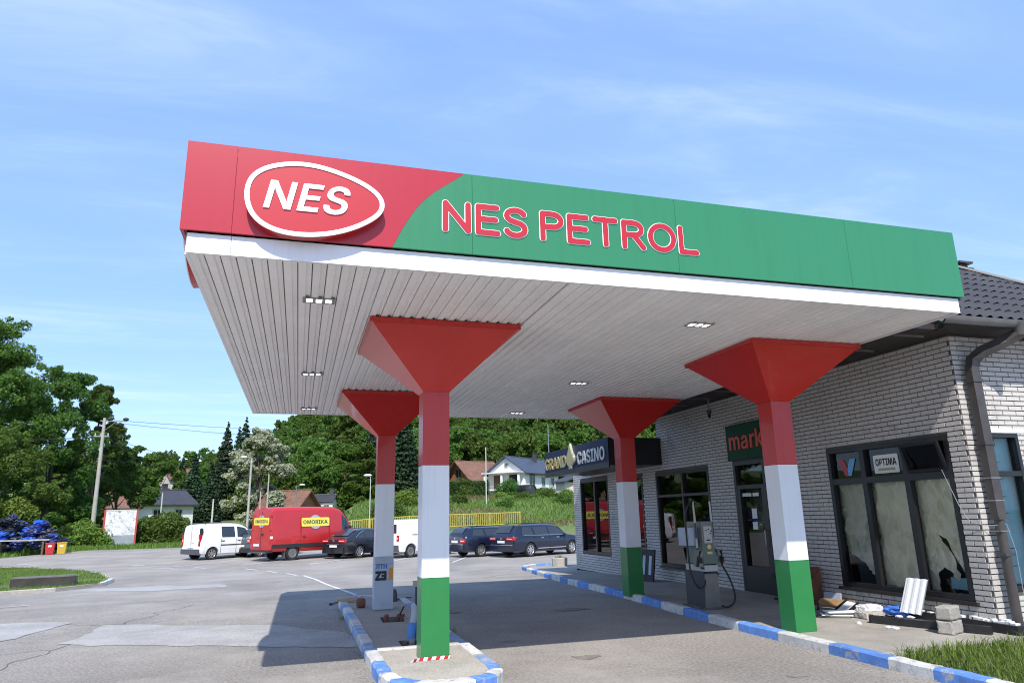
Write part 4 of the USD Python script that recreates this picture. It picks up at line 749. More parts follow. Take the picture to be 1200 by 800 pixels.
# loose things in the island pits
t = Thing('pipe_stub', 'rusty pipe fittings sticking out of the middle island pit', 'pipes', (1.53, 12.0, -.2))
for k, (x, y, a, b_) in enumerate([(-.1, -.1, .0, .05), (-.02, .05, -.05, .03), (.06, -.05, .12, .06), (.1, .12, .02, -.1)]): t.part('pipe', B().cyl((x, y, -.05), (x+a, y+b_, .36), .022, n=8).cyl((x+a, y+b_, .34), (x+a, y+b_, .38), .035, n=8), 'rust', smooth=40)
t.part('lever', B().tube([(.1, .05, .3), (.16, .02, .42), (.2, .0, .5)], .015), 'black_frame', smooth=True)
t = Thing('hose_end', 'coiled blue and grey hose with red valve standing in the near island pit', 'hose', (1.47, 9.72, -.2)); t.part('hose', B().tube([(0, 0, -.05), (.02, .02, .25), (.05, .1, .45), (.1, .2, .62), (.12, .3, .75)], .045, 8), 'grey_print', smooth=True); t.part('sleeve', B().tube([(.02, .02, .25), (.05, .1, .45), (.07, .14, .52)], .055, 8), 'blue_print', smooth=True)
t.part('valve', B().cyl((-.05, -.05, 0), (-.05, -.05, .34), .04, n=10), 'rust', smooth=40); t.part('cup', B().cyl((.03, -.08, .2), (.03, -.08, .38), .045, n=12), 'steel', smooth=40); t.part('rod', B().cyl((.10, .15, -.05), (.14, .3, 1.02), .016, n=8), 'black_frame'); t.part('rod_head', B().box(.10, .2, .26, .36, .98, 1.05), 'steel')
for i, (x, y, z, sx, sy, sz, m, lab) in enumerate([(1.2, 13.9, .11, .1, .14, .1, 'rust', 'rusty brick at the foot of the far left column'), (1.02, 15.0, .11, .25, .08, .05, 'cardboard', 'pale debris at the far end of the pump island'), (1.9, 14.9, .0, .12, .2, .2, 'concrete_dark', 'dark lump in the far island pit')]):
    v, f = blob(70+i, 1, .2); solid('debris_lump', (np.clip(v, -.8, .8)*[sx, sy, sz]+[x, y, z+sz*.7], f), m, lab, 'debris')
hz = Thing('loose_cable', 'dark cable lying on the asphalt at the far end of the island', 'cable', (.6, 15.9, 0)); hz.part('cable', B().tube([(.75, 15.75, -.02), (.85, 16.0, -.02), (1.1, 16.3, -.02), (1.8, 16.5, -.03), (2.5, 16.2, -.02)], .012, 6), 'rust', world=True, smooth=True); hz.part('plug', B().cyl((.73, 15.69, -.01), (.75, 15.75, -.01), .025, n=8), 'rubber', world=True)
# ---------------------------------------------------------------- vehicles
def car(name, label, paint, at, heading, st, arches, glass, extra, tyre_r=.31, rim='alloy', cat='car', track=.76, win=()):
    """st: rows (x, z bottom, z belt, z top, half width at belt, half width at top); x runs forward, 0 at the rear axle. at: ground point under the right rear wheel."""
    st = np.asarray(st, float); X = np.unique(np.concatenate([np.linspace(st[0, 0], st[-1, 0], 46), st[:, 0]])); I = [PchipInterpolator(st[:, 0], st[:, k]) for k in range(1, 6)]
    zb, zl, zp, wb, wt = [f(X) for f in I]
    h = math.radians(heading); c, s = math.cos(h), math.sin(h); zg = float(zlot(at[1])); o = np.array([at[0]-track*s*1, at[1]+track*c, zg])
    t = Thing(name, label, cat, tuple(o), rz=h, group='vehicles parked in the row at the back')
    rows = []
    for k in range(len(X)):
        b, l, p, w, u = zb[k], zl[k], max(zp[k], zl[k]+.012), wb[k], wt[k]; e = p-l
        half = [(w*.86, b), (w*.965, b+.06), (w, b+.4*(l-b)), (w*1.0, b+.72*(l-b)), (w*.975, l), (w*.975+(u-w*.975)*.85, l+e*.84), (u-.05, l+e*.965), (u*.6, p+.012*min(1, e*4)), (0, p+.02*min(1, e*4))]
        rows.append([(X[k], y, z) for y, z in half]+[(X[k], -y, z) for y, z in half[:-1][::-1]])
    V = np.array(rows); n, m = V.shape[:2]; i, j = np.meshgrid(np.arange(n-1), np.arange(m), indexing='ij'); k0 = (i*m+j).ravel(); k1 = (i*m+(j+1) % m).ravel()
    q = np.stack([k0, k1, k1+m, k0+m], 1); F = np.vstack([q[:, [0, 2, 1]], q[:, [0, 3, 2]]]); F = F[:, ::-1]; F = F[:, ::-1]
    cc = np.vstack([V[0].mean(0), V[-1].mean(0)]); N = n*m; r = np.arange(m)
    F = np.vstack([F, np.stack([r, (r+1) % m, np.full(m, N)], 1), np.stack([N-m+(r+1) % m, N-m+r, np.full(m, N+1)], 1)])
    tmh = trimesh.Trimesh(np.vstack([V.reshape(-1, 3), cc]), F, process=False)
    if tmh.volume < 0: tmh.invert()
    M = m3.Manifold(m3.Mesh(np.asarray(tmh.vertices, np.float32), np.asarray(tmh.faces, np.uint32)))
    for ax, ar in arches:
        for sd in (-1, 1):
            cy = m3.Manifold.cylinder(.5, ar, ar, 28, True).rotate([90, 0, 0]).translate([ax, sd*(track+.06), tyre_r]); M = M-cy
    t.part('body', M.to_mesh() and (np.array(M.to_mesh().vert_properties[:, :3]), np.array(M.to_mesh().tri_verts)), paint, smooth=32)
    def surf(x, q_, sd):     # a point on the side between belt and roof
        l, p, w, u = I[1](x), max(I[2](x), I[1](x)+.012), I[3](x), I[4](x); return (x, sd*(w*.975+(u-w*.975)*q_*.97+.008), l+(p-l)*.84*q_/.85*.97)
    for w_ in win:           # side windows: bottom x range, top x range
        (a0, b0), (a1, b1) = w_
        for sd in (-1, 1):
            P = [[surf(a0+(b0-a0)*v+((a1+(b1-a1)*v)-(a0+(b0-a0)*v))*qq, .06+.76*qq, sd) for v in np.linspace(0, 1, 6)] for qq in (0, .5, 1)]
            P = P if sd < 0 else [r_[::-1] for r_ in P]; t.part('window', B().grid(P), 'car_glass', smooth=40)
    for nm, xa, xb, f in glass:   # windscreen and rear glass lying on the top surface
        xs = np.linspace(xa, xb, 8); P = []
        for x in xs:
            p, u, w = I[2](x), I[4](x), I[3](x); dz = (I[2](x+.01)-I[2](x-.01))/.02; nn = np.array([-dz, 0, 1])/math.hypot(dz, 1)
            P.append([np.array([x, y, p+.018*(1-abs(y)/(u*f+.01)*.5)])+nn*.02 for y in np.linspace(u*f, -u*f, 7)])
        P = np.array(P); t.part(nm, B().grid(P if xb > xa else P[::-1]), 'car_glass', smooth=40)
    for ax, _ in arches:
        for sd in (-1, 1):
            y = sd*track; a, b_ = y-sd*.09, y+sd*.095; tb = B(); prof = [(a, tyre_r*.62), (a, tyre_r*.95), (a+sd*.02, tyre_r), (b_-sd*.02, tyre_r), (b_, tyre_r*.95), (b_-sd*.005, tyre_r*.66)]; th = np.linspace(0, 2*np.pi, 25)
            tb.grid([[(ax+rr*math.cos(q2), yy, tyre_r+rr*math.sin(q2)) for q2 in (th if sd > 0 else th[::-1])] for yy, rr in prof]); wh = t.part('wheel', tb, 'tyre', smooth=45)
            rb_ = B().cyl((ax, b_-sd*.03, tyre_r), (ax, b_-sd*.06, tyre_r), tyre_r*.66, n=24)
            t.part('brake', rb_, 'car_trim', parent=wh); ri = B(); R0 = tyre_r*.66
            ri.grid([[(ax+rr*math.cos(q2), b_-sd*dd, tyre_r+rr*math.sin(q2)) for q2 in (th if sd > 0 else th[::-1])] for dd, rr in ((.006, R0), (.002, R0*.93), (.02, R0*.86))])
            ri.cyl((ax, b_-sd*.022, tyre_r), (ax, b_-sd*.004, tyre_r), R0*.24, n=12)
            ns = 7 if rim == 'alloy' else 12
            for k in range(ns):
                a2 = k*2*np.pi/ns; d = np.array([math.cos(a2), 0, math.sin(a2)]); p_ = np.array([-d[2], 0, d[0]]); cN = np.array([ax, b_-sd*.008, tyre_r]); ww = .035 if rim == 'alloy' else .045
                ri.add([cN+d*R0*.2-p_*ww, cN+d*R0*.2+p_*ww, cN+d*R0*.9+p_*ww*.8, cN+d*R0*.9-p_*ww*.8], [[0, 1, 2, 3]] if sd < 0 else [[3, 2, 1, 0]])
            t.part('rim', ri, 'alloy' if rim == 'alloy' else 'steel_rim', parent=wh)
    extra(t, I, float(st[0, 0])); return t
def rear(t, I, x, lights, plate, bumper, m_b=None, w=None):
    w = float(I[3](x)) if w is None else w
    for sd in (-1, 1):
        (y0, y1, z0, z1, wrap) = lights; t.part('tail_light', B().box(x-.025, x+wrap, min(sd*y0, sd*y1), max(sd*y0, sd*y1), z0, z1), 'tail_red'); t.part('reversing_light', B().box(x-.03, x-.0251, min(sd*(y0+.02), sd*(y1-.06)), max(sd*(y0+.02), sd*(y1-.06)), z0+(z1-z0)*.38, z0+(z1-z0)*.58), 'tail_white')
    t.part('number_plate', B().box(x-.035, x-.015, -.26, .26, plate-.055, plate+.055), 'plate')
    z0, z1 = bumper; t.part('rear_bumper', B().prism(sbox(-w*.98, -.0, w*.98, .2).buffer(.02), z1-z0, frame((x+.02, 0, z0), (0, 1, 0), (-1, 0, 0))@Tm(y=-.12)), m_b or 'car_trim')
def mirrors(t, I, x, z, m):
    for sd in (-1, 1): v, f = blob(5, 1, .05); w = float(I[3](x)); t.part('mirror', (v*[.07, .1, .07]+[x, sd*(w+.09), z], f), m, smooth=True)
def handles(t, I, xs, z, m):
    for x in xs:
        for sd in (-1, 1): y = sd*float(I[3](x)); t.part('door_handle', B().box(x-.09, x+.09, min(y-sd*.02, y+sd*.025), max(y-sd*.02, y+sd*.025), z-.015, z+.015), m)
def seams(t, I, xs, z0, z1):
    for x in xs:
        for sd in (-1, 1):
            y = sd*(float(I[3](x))+.003); t.part('door_seam', B().box(x-.006, x+.006, min(y, y-sd*.02), max(y, y-sd*.02), z0, z1), 'car_trim')
def sidebar(t, I, x0, x1, z0, z1, m, off=.012):
    for sd in (-1, 1): t.part('side_moulding', B().grid([[(x, sd*(float(I[3](x))+off), z) for x in (np.linspace(x0, x1, 9) if sd < 0 else np.linspace(x1, x0, 9))] for z in (z0, z1)]), m)
# two estate cars on the right
estate = lambda L0, L1, H: [(-L0, .34, .78, .90, .80, .70), (-L0+.03, .27, .93, 1.0, .84, .66), (-L0+.16, .25, .97, 1.17, .87, .60), (-L0+.42, .24, .98, H-.04, .88, .58), (-L0+.75, .23, .98, H-.005, .885, .60), (.9, .22, .96, H, .89, .61), (1.7, .22, .94, H-.03, .89, .60), (2.05, .22, .93, H-.13, .89, .62), (2.62, .22, .92, .97, .88, .76), (3.0, .22, .88, .93, .87, .76), (L1-.25, .22, .76, .80, .84, .70), (L1-.05, .26, .62, .66, .74, .60), (L1, .34, .55, .60, .62, .5)]
def ex_c5(t, I, x):
    rear(t, I, x, (.42, .86, .80, .93, .34), .72, (.3, .55), 'car_navy'); mirrors(t, I, 2.2, .98, 'car_navy'); handles(t, I, (.75, 1.8), .86, 'chrome'); seams(t, I, (1.28, 2.25, .25), .3, .93)
    sidebar(t, I, .45, 2.35, .36, .40, 'chrome'); t.part('chrome_strip', B().box(x-.03, x+.02, -.8, .8, .555, .585), 'chrome'); t.part('emblem', B().cyl((x-.03, 0, .86), (x-.0, 0, .86), .05, n=10), 'chrome')
    for sd in (-1, 1): t.part('roof_rail', B().tube([(x+.6, sd*.6, 1.49), (x+1.0, sd*.6, 1.54), (1.3, sd*.61, 1.55), (1.7, sd*.6, 1.5)], .018), 'car_trim', smooth=True)
    t.part('window_trim', B().tube([(0.0-.45, -.865, 1.0), (.8, -.885, .985), (2.3, -.88, .955)], .012), 'chrome', smooth=True)
W_E = [((-.55, .2), (-.36, .16)), ((.32, 1.22), (.28, 1.18)), ((1.3, 2.38), (1.28, 1.92))]
car('estate_car', 'dark navy estate car with chrome side strip, rightmost of the parked row', 'car_navy', (10.73, 32.9), 24, estate(1.12, 3.72, 1.49), ((0, .37), (2.82, .37)), (('rear_window', -1.02, -.62, .84), ('windscreen', 2.55, 2.08, .9)), ex_c5, .325, track=.77, win=W_E)
def ex_bmw(t, I, x):
    rear(t, I, x, (.48, .84, .70, .87, .22), .74, (.28, .52), 'car_navy'); mirrors(t, I, 2.15, .98, 'car_navy'); handles(t, I, (.7, 1.75), .84, 'car_trim'); seams(t, I, (1.22, 2.2), .3, .92); sidebar(t, I, -.3, 2.3, .50, .54, 'car_trim'); t.part('emblem', B().cyl((x-.02, 0, .89), (x+.02, 0, .89), .04, n=10), 'chrome')
    for sd in (-1, 1): t.part('roof_rail', B().tube([(x+.55, sd*.58, 1.40), (x+.9, sd*.58, 1.45), (1.2, sd*.59, 1.46), (1.6, sd*.58, 1.41)], .016), 'car_trim', smooth=True)
    t.part('tailgate_trim', B().box(x-.02, x+.04, -.7, .7, .60, .625), 'chrome')
car('estate_car', 'dark blue estate car with red tail lights between the nearest left column and another estate', 'car_navy', (8.69, 34.49), 22, estate(1.0, 3.46, 1.41), ((0, .35), (2.72, .35)), (('rear_window', -.9, -.5, .84), ('windscreen', 2.55, 2.08, .9)), ex_bmw, .315, track=.74, win=W_E)
# black fastback
sed = [(-1.0, .36, .80, .93, .74, .64), (-.97, .28, .90, .98, .82, .70), (-.75, .24, .95, 1.03, .86, .72), (-.4, .23, .97, 1.20, .88, .64), (.2, .22, .97, 1.40, .89, .58), (.75, .22, .96, 1.45, .89, .585), (1.3, .22, .95, 1.43, .89, .59), (1.85, .22, .94, 1.27, .89, .62), (2.45, .22, .93, .99, .88, .76), (3.0, .22, .88, .92, .86, .74), (3.4, .24, .74, .78, .8, .66), (3.55, .32, .58, .62, .64, .5)]
def ex_sed(t, I, x):
    rear(t, I, x, (.38, .82, .82, .95, .22), .62, (.28, .56), 'car_black'); mirrors(t, I, 2.1, .98, 'car_black'); handles(t, I, (.55, 1.6), .86, 'car_black'); seams(t, I, (1.1, 2.15, .2), .3, .92); t.part('chrome_strip', B().box(x-.05, x-.02, -.45, .45, .71, .735), 'chrome'); t.part('emblem', B().box(x-.03, x+.02, -.05, .05, .84, .93), 'chrome')
    t.part('window_trim', B().tube([(-.3, -.87, 1.03), (.0, -.79, 1.22), (.4, -.7, 1.35)], .012), 'chrome', smooth=True)
car('fastback_car', 'black fastback car with chrome badge parked between the red van and the white van', 'car_black', (3.05, 37.6), 40, sed, ((0, .37), (2.7, .37)), (('rear_window', -.62, .1, .86), ('windscreen', 2.4, 1.8, .9)), ex_sed, .32, track=.76, win=[((-.12, .35), (.12, .36)), ((.42, 1.1), (.42, 1.06)), ((1.16, 2.2), (1.14, 1.72))])
# small dark hatchback between the vans
hat = [(-.62, .34, .75, .86, .72, .62), (-.6, .26, .88, .97, .78, .66), (-.5, .24, .93, 1.15, .8, .6), (-.25, .22, .94, 1.42, .82, .56), (.2, .22, .94, 1.48, .83, .57), (1.0, .22, .93, 1.47, .83, .58), (1.5, .22, .92, 1.36, .83, .6), (2.1, .22, .91, 1.0, .82, .7), (2.7, .24, .82, .88, .8, .66), (3.0, .3, .6, .66, .66, .5)]
def ex_hat(t, I, x): rear(t, I, x, (.5, .74, .78, 1.0, .14), .62, (.26, .5), 'car_trim'); mirrors(t, I, 1.7, .98, 'car_grey'); handles(t, I, (.5, 1.4), .84, 'car_trim'); seams(t, I, (.95, 1.9), .3, .9)
car('hatchback_car', 'small dark grey hatchback squeezed between the white van and the red van', 'car_grey', (-1.95, 41.7), 40, hat, ((0, .35), (2.45, .35)), (('rear_window', -.46, -.2, .84), ('windscreen', 2.05, 1.5, .9)), ex_hat, .30, track=.70, win=[((-.05, .88), (.02, .86)), ((.96, 1.8), (.94, 1.4))])
# small white panel van with side windows
kan = [(-.72, .36, 1.0, 1.66, .84, .64), (-.70, .30, 1.06, 1.74, .87, .68), (-.5, .26, 1.08, 1.80, .9, .70), (.2, .25, 1.08, 1.83, .91, .71), (1.2, .25, 1.07, 1.83, .91, .70), (1.75, .25, 1.06, 1.76, .91, .69), (2.35, .25, 1.04, 1.40, .9, .70), (2.75, .25, 1.0, 1.08, .88, .74), (3.1, .25, .92, .97, .86, .72), (3.35, .28, .74, .78, .78, .62), (3.47, .36, .6, .64, .62, .5)]
def ex_kan(t, I, x):
    rear(t, I, x, (.74, .865, .72, 1.3, .10), .68, (.3, .56), 'bumper_grey'); t.part('light_pillar', B().box(x-.02, x+.12, -.875, -.80, 1.3, 1.62), 'car_trim'); t.part('light_pillar', B().box(x-.02, x+.12, .80, .875, 1.3, 1.62), 'car_trim'); mirrors(t, I, 2.3, 1.12, 'car_trim'); handles(t, I, (.55, 1.5), .95, 'bumper_grey'); seams(t, I, (.45, 1.35, 2.3), .35, 1.05); sidebar(t, I, .45, 2.3, .70, .76, 'bumper_grey'); t.part('door_gap', B().box(x-.012, x+.0, -.008, .008, .5, 1.7), 'car_trim'); t.part('handle_plate', B().box(x-.03, x, -.3, -.08, .9, .97), 'car_white')
    for sd in (-1, 1): t.part('roof_rail', B().tube([(-.4, sd*.62, 1.80), (-.3, sd*.62, 1.87), (1.1, sd*.62, 1.89), (1.3, sd*.62, 1.84)], .02), 'bumper_grey', smooth=True)
car('panel_van', 'small white van with side windows and grey bumper, leftmost of the parked row', 'car_white', (-4.3, 41.0), 37, kan, ((0, .36), (2.69, .36)), (('windscreen', 2.7, 1.9, .88),), ex_kan, .315, cat='van', rim='alloy', track=.77, win=[((.5, 1.28), (.5, 1.26)), ((1.42, 2.3), (1.42, 1.95))])
# white delivery van seen between the two left columns
cad = [(-.80, .36, 1.05, 1.70, .85, .66), (-.78, .28, 1.10, 1.79, .88, .70), (-.55, .25, 1.12, 1.84, .9, .72), (1.3, .25, 1.1, 1.85, .9, .71), (1.75, .25, 1.08, 1.76, .9, .7), (2.4, .25, 1.04, 1.38, .89, .7), (2.85, .25, 1.0, 1.06, .87, .72), (3.3, .26, .86, .9, .84, .68), (3.55, .34, .6, .64, .66, .5)]
def ex_cad(t, I, x):
    rear(t, I, x, (.72, .865, .82, 1.1, .10), .66, (.3, .62), 'bumper_grey'); mirrors(t, I, 2.3, 1.12, 'car_trim'); handles(t, I, (.7, 1.6), .98, 'car_trim'); seams(t, I, (1.35, 2.3), .35, 1.05); sidebar(t, I, .05, 1.3, 1.10, 1.13, 'car_trim', .006); t.part('rear_window', B().box(x-.015, x, -.68, -.05, 1.2, 1.62).box(x-.015, x, .05, .68, 1.2, 1.62), 'car_glass')
car('panel_van', 'white delivery van with small rear windows seen between the two left columns', 'car_white', (5.45, 36.2), 34, cad, ((0, .38), (2.68, .38)), (('windscreen', 2.8, 1.9, .88),), ex_cad, .32, cat='van', rim='steel', track=.77, win=[((1.42, 2.3), (1.42, 1.95))])
# tall red delivery van
spr = [(-1.25, .55, 1.3, 2.42, .92, .78), (-1.22, .48, 1.34, 2.52, .95, .80), (-1.0, .45, 1.36, 2.58, .965, .82), (.5, .42, 1.36, 2.61, .97, .82), (2.3, .4, 1.36, 2.60, .97, .82), (2.9, .4, 1.34, 2.50, .97, .80), (3.35, .38, 1.3, 2.10, .96, .78), (3.9, .36, 1.26, 1.42, .94, .78), (4.35, .34, 1.1, 1.2, .92, .76), (4.6, .38, .85, .92, .84, .68), (4.68, .45, .7, .75, .7, .56)]
def ex_spr(t, I, x):
    for sd in (-1, 1): t.part('tail_light', B().box(x-.02, x+.10, min(sd*.85, sd*.955), max(sd*.85, sd*.955), .98, 1.3), 'tail_red'); t.part('reversing_light', B().box(x-.024, x+.08, min(sd*.86, sd*.96), max(sd*.86, sd*.96), 1.08, 1.2), 'tail_white')
    t.part('number_plate', B().box(x-.03, x-.01, .1, .6, .72, .83), 'plate'); t.part('rear_bumper', B().box(x-.10, x+.1, -.93, .93, .42, .54), 'car_trim'); t.part('rear_step', B().box(x-.16, x-.10, -.7, .7, .40, .47), 'bumper_grey'); mirrors(t, I, 3.45, 1.55, 'car_trim')
    sidebar(t, I, x+.05, 4.2, .62, .80, 'car_trim', .006); seams(t, I, (.42, 2.15, 3.2), .5, 2.1); t.part('door_gap', B().box(x-.012, x, -.008, .008, .56, 2.4), 'car_trim')
    for y in (-.86, .86): 
        for z in (.9, 1.5, 2.2): t.part('hinge', B().box(x-.03, x+.02, y-.05, y+.05, z-.03, z+.03), 'car_red')
    t.part('door_latch', B().box(x-.03, x, -.22, -.04, 1.25, 1.33), 'car_trim'); handles(t, I, (.62, 3.0), 1.12, 'car_trim')
    for sd in (-1, 1): t.part('mud_flap', B().box(-.44, -.42, sd*.8-.14, sd*.8+.14, .14, .55), 'bumper_grey')
    w = float(I[3](.8)); ovl = sbox(-.78, -.12, .78, .12).buffer(.10); n = .0
    for sd, zz in ((-1, 1.84), (1, 1.84)):
        # lettering on the slightly leaning side
        a = math.atan2(float(I[3](.8))*.975-float(I[4](.8)), 1.05); yb = float(I[3](.8))*.975-(zz-1.36)*math.tan(a)*.85+.02
        M = frame((1.3, sd*yb, zz), (-sd, 0, 0), (0, -sd*math.sin(a), math.cos(a)))
        bg = t.part('badge', B().prism(Point(0, 0).buffer(.36), .004, M@Tm(z=-.006)), 'badge_grey'); t.part('name_board', B().prism(ovl, .005, M), 'oval_yellow', parent=bg); t.part('lettering', B().prism(affinity.translate(text('OMORIKA', .2, 800, width=1.5), -.75, -.1), .004, M@Tm(z=.005)), 'omorika_green', parent=bg)
    M = frame((x-.004, .0, 1.92), (0, -1, 0), (0, 0, 1)); bg = t.part('badge', B().prism(Point(.0, 0).buffer(.3), .004, M), 'badge_grey'); t.part('name_board', B().prism(sbox(-.6, -.1, .6, .1).buffer(.08), .005, M@Tm(z=.005)), 'oval_yellow', parent=bg); t.part('lettering', B().prism(affinity.translate(text('OMORIKA', .16, 800, width=1.16), -.58, -.08), .004, M@Tm(z=.010)), 'omorika_green', parent=bg)
    t.part('roof_lamp', B().box(x+.02, x+.12, -.2, .2, 2.53, 2.58), 'tail_red')
car('delivery_van', 'tall red OMORIKA delivery van with yellow name boards in the parked row', 'car_red', (-.23, 38.0), 34, spr, ((0, .42), (3.66, .42)), (('windscreen', 3.86, 3.0, .9),), ex_spr, .355, cat='van', rim='steel', track=.84, win=[((3.0, 3.72), (3.0, 3.36))])
# ---------------------------------------------------------------- trees and plants
def leaves(P, N, size, g, flat=.5, n3=True):
    """one small rhombic leaf clump per point, turned mostly to its outward normal"""
    n = len(P); r = g.normal(size=(n, 3)); d = N*flat+r*(1-flat)*.8; d /= np.linalg.norm(d, axis=1, keepdims=True)+1e-9
    a = np.cross(d, g.normal(size=(n, 3))); a /= np.linalg.norm(a, axis=1, keepdims=True)+1e-9; b = np.cross(d, a); s = size*g.uniform(.55, 1.25, n)[:, None]
    V = np.stack([P-a*s*.5, P-b*s*.32+d*s*.08, P+a*s*.5, P+b*s*.32+d*s*.08], 1).reshape(-1, 3); k = np.arange(n)*4
    return V, np.vstack([np.stack([k, k+1, k+2], 1), np.stack([k, k+2, k+3], 1)])
def clumps_points(cl, n, g, shell=.55, up=.25):
    cl = np.asarray(cl, float); w = cl[:, 3]**2; i = g.choice(len(cl), n, p=w/w.sum()); d = g.normal(size=(n, 3)); d[:, 2] += up; d /= np.linalg.norm(d, axis=1, keepdims=True)
    r = cl[i, 3]*(shell+(1-shell)*g.random(n)**.6); lump = .75+.5*meshkit.noise(d*3.1+i[:, None]*1.7, 4); return cl[i, :3]+d*(r*lump)[:, None]*[1, 1, .8], d
def broad_clumps(h, w, g, base=.22, n=40, top=.0):
    out = []
    while len(out) < n:
        z = base+(1-base)*g.random(); t = (z-base)/(1-base); rr = w/2*(math.sin(math.pi*min(1, t*.85+.13))**.7)*(1-top*t); a, q = g.random()*6.283, math.sqrt(g.random()); r0 = w*(.085+.08*g.random())
        c = (math.cos(a)*rr*q*.95, math.sin(a)*rr*q*.95, z*h-r0*.4, r0*.8); out.append(c)
    for c in list(out):
        for _ in range(5):
            d = g.normal(size=3); d[2] = d[2]*.7+.15; d /= np.linalg.norm(d); k = .28+.3*g.random(); out.append((*(np.array(c[:3])+d*c[3]*(.85+.55*g.random())), c[3]*k))
    return out
def limbs(h, w, cl, g, r=.25):
    b = B(); b.tube([(0, 0, -.4), (.05, .03, h*.25), (-.05, .08, h*.5), (.02, 0, h*.85)], [r, r*.8, r*.5, r*.12], 8)
    for k in g.choice(len(cl), min(14, len(cl)), replace=False):
        c = cl[k]; z0 = h*(.18+.4*g.random()); z0 = min(z0, c[2]*.9); b.tube([(0, 0, z0), (c[0]*.45, c[1]*.45, (z0+c[2])/2-.2), (c[0], c[1], c[2])], [r*.42, r*.25, r*.06], 5)
    return b
def broadleaf(name, label, loc, h, w, n, leaf, mat, seed, base=.22, nc=40, group=None, top=0., scale=1., shell=.5):
    g = np.random.default_rng(seed); t = Thing(name, label, 'tree', loc, group=group); cl = broad_clumps(h, w, g, base, nc, top); P, N = clumps_points(cl, n, g, shell); t.part('crown', leaves(P, N, leaf, g), mat); t.part('trunk', limbs(h, w, cl, g, h*.017), 'bark', smooth=True); return t
def conifer(name, label, loc, h, w, seed, mat='leaf_conifer', n=7000, group=None, leaf=.5):
    g = np.random.default_rng(seed); t = Thing(name, label, 'tree', loc, group=group); z = h*(.06+.94*(1-np.sqrt(g.random(n)))); a0 = g.random(n)*6.283; off = 1.6*meshkit.noise(np.stack([np.cos(a0)*1.4, np.sin(a0)*1.4, z*.35], 1), seed); lev = (np.round(z/h*24+off+g.normal(size=n)*.25)-off)/24*h; lev = np.clip(lev, .0, h*.995); R = w/2*(1-lev/h)**.85+.05; nb = 13; a = a0+g.normal(size=n)*.1; q = g.random(n)**.65*(.8+.35*meshkit.noise(np.stack([np.round(a*2), lev, 0*lev], 1)*2.3, seed))
    r = R*q; P = np.stack([np.cos(a)*r, np.sin(a)*r, lev-r*.28+g.normal(size=n)*.10], 1); N = np.stack([np.cos(a)*.4, np.sin(a)*.4, np.full(n, .8)], 1); t.part('crown', leaves(P, N, leaf, g, .6), mat); t.part('trunk', B().cyl((0, 0, -.4), (0, 0, h*.97), h*.014, .02, 8), 'bark'); return t
def bush(name, label, loc, rx, ry, h, n, leaf, mat, seed, group=None, cat='bush', nc=16):
    g = np.random.default_rng(seed); t = Thing(name, label, cat, loc, group=group); cl = []
    for _ in range(nc):
        a, q = g.random()*6.283, math.sqrt(g.random()); x, y = math.cos(a)*rx*q*.85, math.sin(a)*ry*q*.85; top = h*(1-.55*q*q)*(.75+.25*g.random()); r0 = min(top*.5, (rx+ry)*.22)*(.7+.5*g.random()); cl += [(x, y, max(r0*.6, top-r0), r0), (x*1.02, y*1.02, r0*.5, r0*.9)]
    P, N = clumps_points(cl, n, g, .6); P[:, 2] = np.maximum(P[:, 2], .03); t.part('foliage', leaves(P, N, leaf, g), mat); t.part('stem', B().tube([(0, 0, -.3), (.05, 0, h*.3), (0, .05, h*.6)], [.06, .05, .02], 6).tube([(0, 0, 0), (rx*.3, .1, h*.5)], [.04, .015], 5).tube([(0, 0, 0), (-rx*.3, -.1, h*.5)], [.04, .015], 5), 'bark'); return t
Z = lambda x, y: float(zt(x, y))
at = lambda x, y: (x, y, Z(x, y)-.05)
GB = 'big broadleaf trees on the left'
broadleaf('broadleaf_tree', 'tallest pale green tree with airy top at the left edge of the picture', at(-23.2, 63), 17.6, 10, 68000, .22, 'leaf_mid', 1, .2, 60, shell=.35, top=.3)
broadleaf('broadleaf_tree', 'dense dark green tree right of the tallest one, behind the rubbish heap', at(-19.8, 66.5), 14.6, 9, 60000, .22, 'leaf_dark', 2, .12, 52)
broadleaf('broadleaf_tree', 'dark tree with rounded top beside the leaning utility pole', at(-17.8, 71), 14.0, 5.6, 44000, .22, 'leaf_dark', 3, .12, 40)
broadleaf('broadleaf_tree', 'low spreading green tree directly behind the heap at the left edge', at(-20.3, 57.5), 8.4, 8, 52000, .2, 'leaf_mid', 4, .05, 44)
broadleaf('broadleaf_tree', 'shorter tree between the utility pole and the billboard', at(-17.0, 77), 10.2, 7, 36000, .23, 'leaf_dark', 5, .05, 36)
tA = broadleaf('broadleaf_tree', 'bright green tree far behind the billboard', at(-25.0, 112), 9.6, 9.5, 12000, .42, 'leaf_mid', 6, .05, 36)
def again(src, name, label, loc, rz, s, group=None): return Thing(name, label, 'tree', loc, rz=rz, scale=s, src=src, group=group)
again(tA, 'broadleaf_tree', 'bright green tree right of the billboard behind the white house roof', at(-23.0, 128), 1.3, 1.12)
again(tA, 'broadleaf_tree', 'green tree left of the brown roofed house behind the pole', at(-29.5, 108), 2.3, 1.05)
again(tA, 'broadleaf_tree', 'small round tree above the red brown roof on the left', at(-29, 140), 3.6, 1.0)
again(tA, 'broadleaf_tree', 'tree on the slope below the hill house', at(-19.5, 150), 4.2, .9)
cA = conifer('conifer', 'pointed spruce right of the hill house', at(-14.9, 112), 10.4, 4.6, 11)
cB = conifer('conifer', 'tall dark spruce left of the white flowering tree', at(-12.0, 125), 16.0, 6.4, 12, n=9000)
def conif(label, loc, rz, s, src=cA): return again(src, 'conifer', label, loc, rz, s)
conif('second tall spruce directly behind the flowering tree', at(-9.6, 131), 1.1, 1.08, cB)
